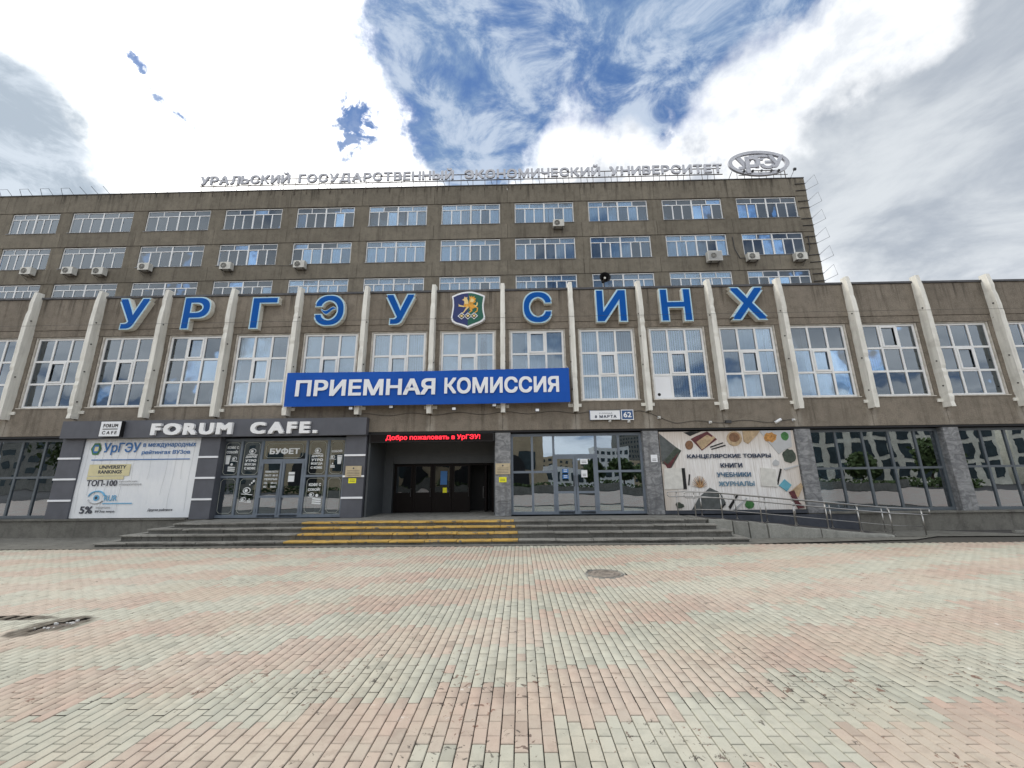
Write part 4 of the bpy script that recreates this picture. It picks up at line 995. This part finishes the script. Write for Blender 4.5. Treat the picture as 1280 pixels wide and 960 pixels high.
# plaques and sheets
def plaque(x0, x1, z0, z1, y, label):
    t = thing('plaque', label, 'plaque', ((x0 + x1) / 2, y, z0), 'plaques beside the entrance')
    MB().box(x0, x1, y - .02, y, z0, z1).build('plate', 'plaque_brass', t); mb = MB(); xm = (x0 + x1) / 2
    mb.disc((xm, z1 - .09), .035, y - .024, y - .021, 8)
    for k in range(4): mb.box(x0 + .07, x1 - .07, y - .024, y - .021, z0 + .06 + k * .06, z0 + .072 + k * .06)
    mb.build('engraving', 'poster_ink_dark', t)
plaque(-7.0, -6.36, 2.21, 2.64, -.126, 'pale metal plaque on the striped pillar left of the entrance')
plaque(-1.0, -.41, 2.25, 2.68, .030, 'pale metal plaque on the marble pillar right of the entrance')
def sheet(x0, x1, z0, z1, y, m1, label, cat='notice'):
    t = thing('notice_sheet', label, cat, ((x0 + x1) / 2, y, z0)); MB().box(x0, x1, y - .006, y, z0, z1).build('sheet', m1, t); mb = MB()
    for k in range(2): mb.box(x0 + .05, x1 - .05, y - .009, y - .0065, z0 + .05 + k * .06, z0 + .07 + k * .06)
    mb.build('print', 'poster_ink_dark' if m1 != 'poster_ink_blue' else 'white_print', t)
sheet(-6.87, -6.56, 1.97, 2.16, -.092, 'yellow_sheet', 'small yellow sheet under the plaque on the striped pillar')
sheet(-.86, -.56, 1.94, 2.14, .030, 'yellow_sheet', 'small yellow sheet under the plaque on the marble pillar')
sheet(5.24, 5.50, 2.66, 2.95, .030, 'white_print', 'white sheet on the marble pillar beside the stationery panel')
sheet(1.70, 1.94, 2.28, 2.44, .24, 'poster_ink_blue', 'upper blue sticker on the left leaf of the glass door')
sheet(1.70, 1.94, 2.05, 2.21, .24, 'poster_ink_blue', 'lower blue sticker on the left leaf of the glass door')
sheet(2.44, 2.74, 2.62, 2.82, .24, 'white_print', 'white notice at the top of the right glass door leaf')
sheet(2.46, 2.70, 2.10, 2.38, .24, 'white_print', 'white notice at mid height of the right glass door leaf')

# address plate
ad = thing('address_plate', 'white and blue street address plate numbered 62 over the glass doors', 'sign', (3.8, -.05, 4.35))
mb = MB().box(2.88, 4.12, -.075, -.002, 4.37, 4.77); mb.build('street_panel', 'white_print', ad)
mb = MB().box(4.16, 4.66, -.075, -.002, 4.36, 4.78); mb.build('number_panel', 'white_print', ad)
mb = MB().box(4.19, 4.63, -.080, -.076, 4.39, 4.75); mb.build('number_field', 'sign_navy', ad)
mb = MB(); text(mb, '8 МАРТА', 3.08, 3.96, 4.45, 4.57, -.080, .004, .03, space=1.25); text(mb, 'УЛИЦА', 3.25, 3.8, 4.62, 4.665, -.080, .004, .01, space=1.3); mb.build('street_name', 'ink_navy', ad)
mb = MB(); text(mb, '62', 4.25, 4.57, 4.46, 4.68, -.085, .004, .02); mb.build('number', 'white_print', ad)
mb = MB(); frame_strips(mb, [2.88, 4.12], [4.37, 4.77], .02, -.082, -.076); mb.build('plate_border', 'sign_navy', ad)

# ------------------------------------------------------------------ ramp and handrails
rp = thing('access_ramp', 'sloping access ramp with rough stone side wall right of the steps', 'ramp', (9.6, -1.2, 0))
def rz(x): return .66 - (x - 6.6) / (12.75 - 6.6) * .60
bx = [6.48, 7.30, 7.85, 8.48, 10.27, 12.70]
for a, b in zip(bx[:-1], bx[1:]):
    mb = MB(); a0, b0 = a + .018, b - .018; y0 = -1.72 + random.uniform(0, .025); y1 = -1.46
    nseg = max(2, int((b0 - a0) / .22)); vs = []
    for i in range(nseg + 1):
        x = a0 + (b0 - a0) * i / nseg; z = rz(x) + random.uniform(-.035, .012); j = random.uniform(-.02, .02)
        vs += [(x, y0 + j, -.02), (x, y0 + j + .01, z * .5), (x, y0 + .025 + j, z - .02), (x, y0 + .05, z), (x, y1, z), (x, y1, -.02)]
    fs = []
    for i in range(nseg):
        for j in range(6): fs.append((i * 6 + j, i * 6 + (j + 1) % 6, (i + 1) * 6 + (j + 1) % 6, (i + 1) * 6 + j)[::-1])
    fs += [tuple(range(6)), tuple(nseg * 6 + j for j in range(5, -1, -1))]
    mb.add(vs, fs); mb.build('stone_block', 'granite_block', rp)
mb = MB().add([(6.4, -1.47, .62), (13.0, -1.47, .015), (13.0, -.02, .015), (6.4, -.02, .64)], [(0, 1, 2, 3)]); mb.build('ramp_surface', 'asphalt', rp)
mb = MB().box(5.7, 12.9, -.125, -.101, .02, .63); mb.build('painted_wall', 'ramp_paint', rp)
MB().box(12.74, 13.9, -1.72, -1.5, -.01, .03).build('ramp_toe', 'concrete', rp)
def rail(label, xs, zb, y, x_end, sq):
    t = thing('handrail', label, 'handrail', (xs[0], y, zb(xs[0])), 'stainless handrails of the ramp')
    for x in xs:
        p_ = MB().tube([(x, y, zb(x)), (x, y, zb(x) + .88)], .021, 8).build('post', 'stainless', t, True)
        MB().zdisc(x, y, .05, zb(x), zb(x) + .012, 12).build('foot_plate', 'stainless', p_)
    x0 = xs[0] - .35; x1 = x_end
    def zt(x): return zb(x) + .88
    a, b = (x0, y - .03, zt(x0 + .35) + .0), (x1, y - .03, zt(x1))
    loop = [(x0 - .0, y - .03, zt(xs[0]) - .05), (x0 - .0, y - .03, zt(xs[0]) - .13), (x0 + .06, y - .03, zt(xs[0]) - .18)]
    top = [(xs[0] + .5, y - .03, zt(xs[0]) + .0)]
    pts = [(x0 + .06, y - .03, zt(xs[0]))] + top + [(x, y - .03, zt(x)) for x in xs[1:]] + [(x1, y - .03, zt(x1))]
    low = [(x0 + .06, y - .03, zt(xs[0]) - .18), (xs[0] + .5, y - .03, zt(xs[0]) - .18)] + [(x, y - .03, zt(x) - .18) for x in xs[1:]] + [(x1, y - .03, zt(x1) - .18)]
    MB().tube([(x0, y - .03, zt(xs[0]) - .05)] + pts, .019, 8).build('top_rail', 'stainless', t, True)
    MB().tube(loop + low[1:], .019, 8).build('lower_rail', 'stainless', t, True)
    MB().tube([(x1, y - .03, zt(x1)), (x1, y - .03, zt(x1) - .18)], .019, 8).build('end_bar', 'stainless', t, True)
    if sq: MB().tube([(x, y, zb(x) + .30) for x in xs], .012, 6).build('knee_rail', 'stainless', t, True)
rail('nearer steel handrail standing on the ramp side wall', [6.13, 7.05, 8.39, 9.53, 10.64, 11.73, 12.80, 13.9], lambda x: max(.01, min(.66, rz(x) + .01)) if x > 6.3 else .65, -1.55, 14.15, True)
rail('farther steel handrail by the building wall along the ramp', [5.94, 6.83, 8.12, 9.23, 10.3, 11.6, 12.6, 13.5], lambda x: max(.01, min(.645, rz(x) + .0)) if x > 6.3 else .645, -.42, 13.7, False)

# ------------------------------------------------------------------ small fittings on the front block
def flood(x, z, label):
    t = thing('floodlight', label, 'floodlight', (x, -.1, z), 'small floodlights and lamps under the banner')
    mb = MB().box(x - .09, x + .09, -.42, -.36, z - .07, z + .07); mb.build('lamp_head', 'dark_steel', t); MB().box(x - .07, x + .07, -.426, -.421, z - .05, z + .05).build('lens', 'white_print', t)
    MB().tube([(x, -.36, z), (x, -.2, z - .06), (x, 0, z + .05)], .015, 5).build('arm', 'dark_steel', t)
flood(-6.88, 4.94, 'small floodlight under the left end of the banner'); flood(-5.23, 4.98, 'small floodlight under the banner between first and second fins')
flood(-2.66, 4.86, 'small floodlight under the banner, left of the entrance centre fin'); flood(-1.02, 4.99, 'small floodlight under the banner above the marble pillar'); flood(.72, 4.76, 'small floodlight near the right end of the banner')
def camera_(x, z, r, label, dome=False):
    t = thing('security_camera', label, 'camera', (x, 0, z), 'cameras along the beam')
    if dome:
        MB().box(x - .05, x + .05, -.06, -.002, z - .05, z + .05).build('base', 'white_print', t); MB().tube([(x, -.06, z), (x, -.12, z - .02)], .04, 8).build('lens', 'ac_white', t, True)
    else:
        MB().tube([(x - .11, -.20, z - .07), (x + .11, -.26, z + .06)], r, 8).build('body', 'white_print', t, True); MB().tube([(x, -.2, z), (x, 0, z + .04)], .014, 5).build('arm', 'dark_steel', t)
camera_(5.70, 4.44, .05, 'white dome camera under the fin beside the address plate', True); camera_(4.46, 4.30, .04, 'small white camera below the number of the address plate', True)
camera_(3.69, 4.33, .04, 'tiny white sensor below the street name plate', True)
camera_(7.75, 4.22, .045, 'pale sensor head left of the dark box above the stationery panel', True); camera_(10.35, 4.22, .055, 'white bullet camera above the stationery panel'); camera_(11.1, 4.27, .04, 'small camera above the pillar right of the stationery panel', True)
t = thing('junction_box', 'dark junction box on the beam above the stationery panel', 'junction box', (8.45, -.05, 4.2)); MB().box(8.35, 8.58, -.08, -.002, 4.18, 4.29).build('box', 'dark_steel', t)
t = thing('wall_cable', 'thin cable sagging along the beam under the fins', 'cable', (0, 0, 4.5))
pts = []
for k in range(0, 140):
    x = -6.9 + k * .13; pts.append((x, -.02, 4.72 + .05 * math.sin(k * .42) - max(0, min(1, (x - 4.9) / 1.5)) * .48))
MB().tube(pts, .009, 4).build('cable', 'dark_steel', t)
t = thing('facade_wire', 'thin wire strung across the fins above the windows', 'wire', (0, -.36, 8.9))
MB().tube([(-26 + k * 1.0, -.36, 8.82 - .02 * math.sin(k * 1.05) ** 2) for k in range(53)], .006, 4).build('wire', 'dark_steel', t)
# fixing bolts on fins
# loudspeaker on the roof edge
t = thing('loudspeaker', 'round black horn loudspeaker on the roof edge above the letter И', 'loudspeaker', (4.05, .9, 10.1))
mb = MB()
for k, (r0, y) in enumerate(((.30, .60), (.28, .66), (.16, .80), (.10, .95))):
    pass
rings = [(.26, .60), (.24, .60), (.11, .82), (.09, 1.05)]; vs = []; fs = []
for r0, y in rings: vs += [(4.06 + r0 * math.cos(6.2832 * i / 20), y, 11.12 + r0 * math.sin(6.2832 * i / 20)) for i in range(20)]
for k in range(3):
    for i in range(20): fs.append((k * 20 + i, k * 20 + (i + 1) % 20, (k + 1) * 20 + (i + 1) % 20, (k + 1) * 20 + i))
mb.add(vs, fs + [tuple(60 + i for i in range(20))]); mb.build('horn', 'near_black', t)
MB().tube([(4.06, .66, 11.12), (4.06, .9, 11.12)], .05, 10).build('throat', 'cream_side', t); MB().tube([(4.06, .95, 10.1), (4.06, .95, 11.1)], .03, 6).build('stand', 'dark_steel', t)

# ------------------------------------------------------------------ back block
DB = 12.37
back = thing('university_back_block', 'tall brown rendered back block with rows of ribbon windows', 'building', (-18, 20, 0))
cols = [(-48.6, -43.9), (-42.5, -38.40), (-37.33, -32.10), (-30.9, -25.55), (-24.3, -19.5)] + [(-18.24 + 6.03 * k, -18.24 + 6.03 * k + 4.82) for k in range(7)]
rows = [(22.36, 24.28), (19.06, 21.00), (15.76, 17.72)]
XB0, XB1 = -58.0, 23.72
jx = [XB0] + [(a[1] + b[0]) / 2 for a, b in zip(cols[:-1], cols[1:])] + [XB1]
bands = [(24.31, 25.98), (21.03, 22.33), (17.75, 19.03), (10.2, 15.73)]
for z0, z1 in bands:
    for a, b in zip(jx[:-1], jx[1:]): MB().box(a + .012, b - .012, DB, DB + .35, z0 + .008, z1 - .008).build('spandrel_panel', 'back_plaster', back)
edges = [XB0] + [v for c in cols for v in c] + [XB1]
for (z0, z1) in rows:
    for k in range(0, len(edges), 2): MB().box(edges[k] + .005, edges[k + 1] - .005, DB + .035, DB + .35, z0 - .02, z1 + .02).build('pier_panel', 'back_plaster', back)
mb = MB().box(XB0, XB1, DB - .05, DB + .4, 25.985, 26.05); mb.build('coping', 'coping_metal', back)
mb = MB().box(XB0, XB1 - .02, DB + .36, DB + 15, 25.6, 25.8); mb.box(XB1 - .3, XB1, DB + .36, DB + 15, 10.2, 25.97, 1); mb.build('roof_and_side', ['roof_felt', 'back_plaster'], back)
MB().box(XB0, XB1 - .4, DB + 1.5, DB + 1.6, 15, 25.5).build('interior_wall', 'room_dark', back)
CUR = {}
def back_cur(w, k):
    key = (round(w, 2), k)
    if key not in CUR:
        mt = ['curtain_white', 'blind_pale', 'curtain_grey', 'curtain_white'][k % 4]
        CUR[key] = blind_mesh(w - .1, 1.85, 50 + k, 'slat' if k % 4 == 1 else 'cur').mesh('curtain', mt)
    return CUR[key]
rw = random.Random(11)
for ri, (z0, z1) in enumerate(rows):
    for ci, (x0, x1) in enumerate(cols):
        if ci == 0 and ri == 2: continue
        xc = (x0 + x1) / 2; w = x1 - x0
        t = link('window', None, back, (xc, DB + .15, z0)); WP[t.name] = Vector((xc, DB + .15, z0)); fw = .075
        ztr = z0 + (z1 - z0) * .73; mb = MB(); y0, y1 = DB + .10, DB + .17
        mb.box(x0, x0 + fw, y0, y1, z0, z1); mb.box(x1 - fw, x1, y0, y1, z0, z1); mb.box(x0 + fw, x1 - fw, y0 + .003, y1, z0, z0 + fw); mb.box(x0 + fw, x1 - fw, y0 + .003, y1, z1 - fw, z1)
        mb.box(xc - .06, xc + .06, y0, y1, z0 + fw, z1 - fw)
        for s0, s1 in ((x0 + fw, xc - .06), (xc + .06, x1 - fw)):
            mb.box(s0, s1, y0 + .004, y1, ztr - .035, ztr + .035); sw = s1 - s0
            mb.box(s0 + sw / 2 - .03, s0 + sw / 2 + .03, y0 + .006, y1, ztr + .035, z1 - fw)
            for q in (1, 2): mb.box(s0 + sw * q / 3 - .045, s0 + sw * q / 3 + .045, y0 + .006, y1, z0 + fw, ztr - .035)
            for q in (0, 1): pane(sw / 2 - .03, z1 - fw - ztr - .035, 'glass_back', (s0 + sw * (q + .5) / 2 + (.015 if q else -.015), DB + .14, (z1 - fw + ztr + .035) / 2), t)
            for q in range(3):
                if ri == 2 and ci < 1: continue
                pane(sw / 3 - .06, ztr - z0 - fw - .035, 'glass_back', (s0 + sw * (q + .5) / 3, DB + .14, (ztr - .035 + z0 + fw) / 2), t)
        mb.build('frame', 'white_pvc', t)
        MB().box(x0 - .03, x1 + .03, DB - .05, DB + .10, z0 - .035, z0 - .004).build('sill', 'zinc', t)
        k = rw.randrange(10)
        link('curtain', back_cur(w, k), t, (xc, DB + .35, z0 + .03))

# air conditioners
acs = [(-39.3, 18.70, 0), (-35.9, 18.66, 1), (-33.4, 18.56, 0), (-29.75, 18.87, 1), (-23.15, 18.80, 1), (-17.25, 18.80, 0), (3.35, 21.98, 1), (15.35, 18.78, 2), (18.3, 18.68, 1), (21.95, 18.62, 0)]
al = ['air conditioner under the window at the far left of the back block', 'left one of two air conditioners under the second window', 'right one of two air conditioners under the second window', 'air conditioner below the third window from the left, middle row',
      'air conditioner below the fourth window from the left, middle row', 'air conditioner with a cable below the fifth window, middle row', 'only air conditioner on the top floor, right of centre', 'boxy air conditioner seen from below, left one of three at right',
      'round fan air conditioner, middle one of three at right', 'air conditioner at the right end of the back block']
for (x, z, kd), lb in zip(acs, al):
    t = thing('air_conditioner', lb, 'air conditioner', (x, DB - .3, z - .3), 'air conditioners on the back block'); w = .44 if kd < 2 else .55; h = .30 if kd < 2 else .42
    mb = MB().box(x - w, x + w, DB - .50, DB - .12, z - h, z + h); mb.build('casing', 'ac_white', t)
    mb = MB(); mb.disc((x - .12, z), .23, DB - .515, DB - .501, 20, 0); mb.build('fan_opening', 'near_black', t)
    mb = MB()
    for rr in (.08, .15, .22): mb.tube([(x - .12 + rr * math.cos(6.2832 * i / 16), DB - .525, z + rr * math.sin(6.2832 * i / 16)) for i in range(16)], .010, 4, 0, True)
    for q in range(8): mb.tube([(x - .12, DB - .525, z), (x - .12 + .23 * math.cos(q * .785), DB - .525, z + .23 * math.sin(q * .785))], .007, 4)
    mb.build('fan_grille', 'ac_white', t)
    if kd == 2:
        mb = MB()
        for q in range(9): mb.box(x - w + .04, x + w - .04, DB - .512, DB - .501, z - h + .08 + q * .08, z - h + .11 + q * .08)
        mb.build('louvre', 'zinc', t)
    mb = MB()
    for s in (-.3, .3): mb.tube([(x + s, DB, z - h - .02), (x + s, DB - .5, z - h - .02)], .02, 4); mb.tube([(x + s, DB, z - h - .3), (x + s, DB - .45, z - h - .03)], .015, 4)
    mb.build('bracket', 'dark_steel', t)
    if x in (-17.25, 18.3, 21.95):
        s = -1 if x != 21.95 else 1
        pts = [(x + s * .45, DB - .2, z), (x + s * .8, DB - .03, z + .1), (x + s * 1.1, DB - .03, z + (.9 if x > 0 else .12)), (x + s * (1.15 if x > 0 else 2.0), DB - .03, z + (2.0 if x > 0 else .15))]
        MB().tube(pts, .03 if x > 0 else .015, 5).build('pipe', 'dark_steel', t)

# roof sign
rsn = thing('rooftop_sign', 'long row of grey metal Cyrillic letters on a frame along the roof edge', 'sign', (-4.8, DB - .2, 26.05))
ZL0, ZL1, YL = 26.50, 27.32, DB - .30
def word(w, x0, x1): letters(w, x0, x1, ZL0, ZL1, YL, .14, .028, 'zinc_pale', rsn)
word('УРАЛЬСКИЙ', -26.7, -19.05); word('ГОСУДАРСТВЕННЫЙ', -18.3, -5.2); word('ЭКОНОМИЧЕСКИЙ', -4.3, 7.0); word('УНИВЕРСИТЕТ', 7.8, 17.05)
mb = MB(); mb.box(-26.8, 17.1, YL + .17, YL + .22, 26.42, 26.48); mb.box(-26.6, 17.0, YL + .17, YL + .22, 27.0, 27.05); mb.build('rail', 'rust_steel', rsn)
x = -26.6; k = 0
while x < 17.1:
    MB().tube([(x, YL + .2, 27.0), (x, YL + .2, 26.05), (x - .04, DB - .04, 25.55)], .022, 5).build('post', 'rust_steel', rsn)
    if k % 2 == 0: MB().tube([(x + .5, YL + .2, 26.45), (x + .8, DB + .9, 25.8)], .02, 4).build('strut', 'rust_steel', rsn)
    MB().tube([(x + .3, YL + .1, 26.42), (x + .18, YL - .25, 26.2)], .015, 4).build('lamp_arm', 'dark_steel', rsn)
    x += 1.0; k += 1
# oval emblem
ov = thing('oval_roof_emblem', 'grey metal oval emblem with overlapping Cyrillic letters on the roof', 'emblem', (20.1, DB - .2, 26.05))
cxo, czo = 20.08, 27.28; vs = []; n_ = 56
for yy in (DB - .34, DB - .16):
    for (rx, rz_) in ((2.50, 1.20), (2.18, .93)): vs += [(cxo + rx * math.cos(6.2832 * i / n_), yy, czo + rz_ * math.sin(6.2832 * i / n_)) for i in range(n_)]
fs = []
for i in range(n_):
    j = (i + 1) % n_; a, b, c, d = 0, n_, 2 * n_, 3 * n_
    fs += [(a + i, a + j, b + j, b + i)[::-1], (c + i, c + j, d + j, d + i), (a + i, c + i, c + j, a + j), (b + i, b + j, d + j, d + i)]
MB().add(vs, fs).build('ring', 'zinc_pale', ov)
for ch_, a, b, c, d, y in (('У', 18.15, 19.8, 26.75, 28.05, .30), ('Р', 18.95, 20.15, 26.25, 27.85, .42), ('Г', 19.75, 20.75, 26.8, 28.05, .36), ('Э', 20.2, 21.5, 26.75, 28.05, .30), ('У', 20.9, 22.15, 26.8, 28.0, .38)):
    mb = MB(); text(mb, ch_, a, b, c, d, DB - y, .10, .028); mb.build('letter', 'zinc_pale', ov)
mb = MB(); mb.tube([(18.5, DB - .1, 26.72), (22.0, DB - .1, 26.72)], .04, 5); mb.tube([(18.4, DB - .1, 26.3), (22.4, DB - .1, 26.3)], .03, 5)
for x in (18.3, 18.9, 19.5, 20.1, 20.7, 21.3, 21.9): mb.tube([(x, DB - .1, 26.72), (x + .05, DB + .1, 25.9)], .025, 4)
mb.tube([(17.9, DB - .1, 26.7), (17.6, DB + .3, 25.9)], .03, 4); mb.tube([(22.2, DB - .1, 26.9), (22.5, DB + .3, 25.9)], .03, 4); mb.build('support', 'rust_steel', ov)
mb = MB()
for x in (18.7, 19.4, 20.1, 20.9, 21.5): mb.box(x - .07, x + .07, DB - .5, DB - .38, 26.35, 26.5)
mb.build('lamp', 'dark_steel', ov)
# brackets on roof edge and on the right corner
def lbr(x, z, w, h, label, full):
    t = thing('roof_bracket', label, 'bracket', (x, DB, z), 'light brackets along the roof edge')
    if full: MB().tube([(x, DB - .05, z), (x + .18, DB - .45, z + h), (x + w, DB - .45, z + h), (x + w + .1, DB - .05, z)], .018, 4).build('frame', 'dark_steel', t)
    else: MB().tube([(x + .35, DB - .03, z - .35), (x + .3, DB - .05, z + .05), (x, DB - .45, z + h)], .018, 4).build('rod', 'dark_steel', t)
for k in range(4): lbr(-43.9 + k * 1.78, 25.9, .9, .45, 'first second third fourth'.split()[k] + ' wire loop bracket from the left end of the roof edge', True)
for k in range(9): lbr(-36.8 + k * 1.0, 25.95, .5, .52, 'thin rod bracket, ' + 'first second third fourth fifth sixth seventh eighth ninth'.split()[k] + ' after the wire loops on the roof edge', False)
t = thing('roof_lamp', 'single small lamp on a stick between oval emblem and roof corner', 'lamp', (22.7, DB, 26)); MB().tube([(22.6, DB - .05, 25.95), (22.85, DB - .3, 26.55)], .02, 4).build('stick', 'dark_steel', t); MB().box(22.78, 22.98, DB - .4, DB - .26, 26.5, 26.68).build('head', 'dark_steel', t)
lb = ['topmost', 'second', 'third', 'fourth', 'fifth', 'lowest']
for k in range(6):
    z = 25.45 - k * 1.62; t = thing('corner_bracket', lb[k] + ' wire bracket down the right corner of the back block', 'bracket', (XB1, DB, z), 'wire brackets on the back block corner')
    for dz in (0, -.62): MB().tube([(XB1 - .85, DB - .03, z + dz - .05), (XB1 + .02, DB - .03, z + dz)], .035, 5).build('wall_bar', 'dark_steel', t)
    MB().tube([(XB1, DB - .03, z), (XB1 + .62, DB - .35, z + .55), (XB1 + .78, DB - .35, z - .3), (XB1, DB - .03, z - .62)], .018, 4).build('wire_loop', 'zinc', t)

# ------------------------------------------------------------------ the far side of the square (behind the viewer, seen mirrored in the glass)
def block(name, label, x0, x1, y, d, h, m1, nx, nz, z0=1.2, ww=.55, wh=.6, roof=0):
    t = thing(name, label, 'building', ((x0 + x1) / 2, y, 0)); MB().box(x0, x1, y - d, y, 0, h).build('wall', m1, t)
    w0 = MB(); dx = (x1 - x0) / nx; dz = (h - z0 - .6) / nz
    for i in range(nx):
        for j in range(nz): w0.box(x0 + dx * (i + .5 - ww / 2), x0 + dx * (i + .5 + ww / 2), y + .01, y + .06, z0 + dz * (j + .5 - wh / 2), z0 + dz * (j + .5 + wh / 2))
    w0.build('window_rows', 'room_dark', t)
    if roof: MB().prism([(x0, h), (x1, h), ((x0 + x1) / 2, h + roof)], y - d, y).build('gable', m1, t)
    return t
tb = block('theatre_building', 'tan rendered hall with arched windows across the square', -48, 4.5, -58, 14, 10.5, 'tan_render', 9, 1, 1.0, .5, .35)
mb = MB()
for x in (-40, -30, -20, -10, -1):
    mb.prism([(x - 2.2, 1)] + [(x + 2.2 * math.cos(3.1416 * k / 12) * 1.0, 4.2 + 2.2 * math.sin(3.1416 * k / 12)) for k in range(13)][::1][0:0] + [(x + 2.2, 1)] + [(x + 2.2 * math.cos(3.1416 * k / 12), 4.2 + 2.2 * math.sin(3.1416 * k / 12)) for k in range(13)], -57.93, -57.9)
mb.build('arched_window', 'near_black', tb)
block('white_office', 'white stepped office building across the square', 30, 42, -140, 20, 15, 'white_render', 6, 4, 2, .6, .5)
block('grey_apartment_tower', 'tall grey apartment tower far beyond the square', 78, 104, -300, 20, 42, 'concrete', 12, 13, 2, .5, .5)
block('cream_gallery_building', 'cream gallery with tall window grid across the square', 48, 96, -66, 18, 13.5, 'cream_render', 14, 3, 1, .62, .8, 3)
block('cream_gallery_building', 'second cream gallery with round gable across the square', 104, 150, -70, 18, 14, 'cream_render', 12, 3, 1, .6, .8, 5)
block('long_grey_block', 'long grey office block across the square, left of the hall', -130, -52, -84, 16, 15, 'concrete', 22, 4, 1.5, .55, .5)
block('low_pavilion', 'low white pavilion beyond the road across the square', 6, 27, -96, 10, 5.5, 'white_render', 9, 1, 1, .7, .6)
block('red_roofed_row', 'distant tan row of houses closing the street', 5, 80, -190, 14, 13, 'tan_render', 24, 4, 1.5, .45, .5, 0)
hg = MB(); rh = random.Random(4)
for k in range(5200):
    c = Vector((rh.uniform(-60, 70), -48.6 + rh.uniform(-.7, .7), rh.uniform(.1, 1.5))); u = Vector((rh.uniform(-1, 1), rh.uniform(-1, 1), rh.uniform(-1, 1))).normalized() * .22; w = u.orthogonal().normalized() * .2
    hg.add([c - u, c + w, c + u, c - w], [(0, 1, 2, 3)])
o = hg.build('hedge', 'leaves'); o['kind'] = 'stuff'; o['label'] = 'clipped green hedge along the far side of the square'
def tree(x, y, h, seed, label):
    r = random.Random(seed); t = thing('tree', label, 'tree', (x, y, 0), 'trees across the square')
    MB().tube([(x, y, 0), (x + .1, y, h * .3), (x - .1, y + .1, h * .7)], .18, 7).build('trunk', 'bark', t)
    mb = MB()
    for k in range(900):
        a = r.uniform(0, 6.28); e = r.uniform(-1, 1); q = r.random() ** .4; lump = 1 + .25 * math.sin(a * 3 + seed) * math.cos(e * 4)
        c = Vector((x + q * h * .36 * lump * math.cos(a) * math.sqrt(1 - e * e * .9), y + q * h * .36 * lump * math.sin(a) * math.sqrt(1 - e * e * .9), h * .64 + q * e * h * .36))
        u = Vector((r.uniform(-1, 1), r.uniform(-1, 1), r.uniform(-1, 1))).normalized() * .34; w = u.orthogonal().normalized() * .3
        mb.add([c - u, c + w, c + u, c - w], [(0, 1, 2, 3)])
    mb.build('crown', 'leaves', t)
for k, (x, y, h) in enumerate([(-62, -40, 11), (-56, -44, 9), (-50, -38, 10), (-70, -46, 12), (14, -60, 6), (22, -72, 7), (28, -78, 6), (46, -52, 7), (58, -54, 6), (72, -56, 8), (36, -90, 8)]):
    tree(x, y, h, k + 3, 'leafy tree across the square, number of its row told by its height of %d metres' % h if False else ['broad', 'round', 'tall', 'dark', 'low', 'bushy', 'squat', 'loose', 'spreading', 'dense', 'far'][k] + ' leafy tree across the square behind the viewer')
g = MB().box(-30, 60, -47.4, -47.0, 0, 1.1); tag(g.build('low_wall', 'concrete'), 'low grey wall on the far side of the square', 'wall')
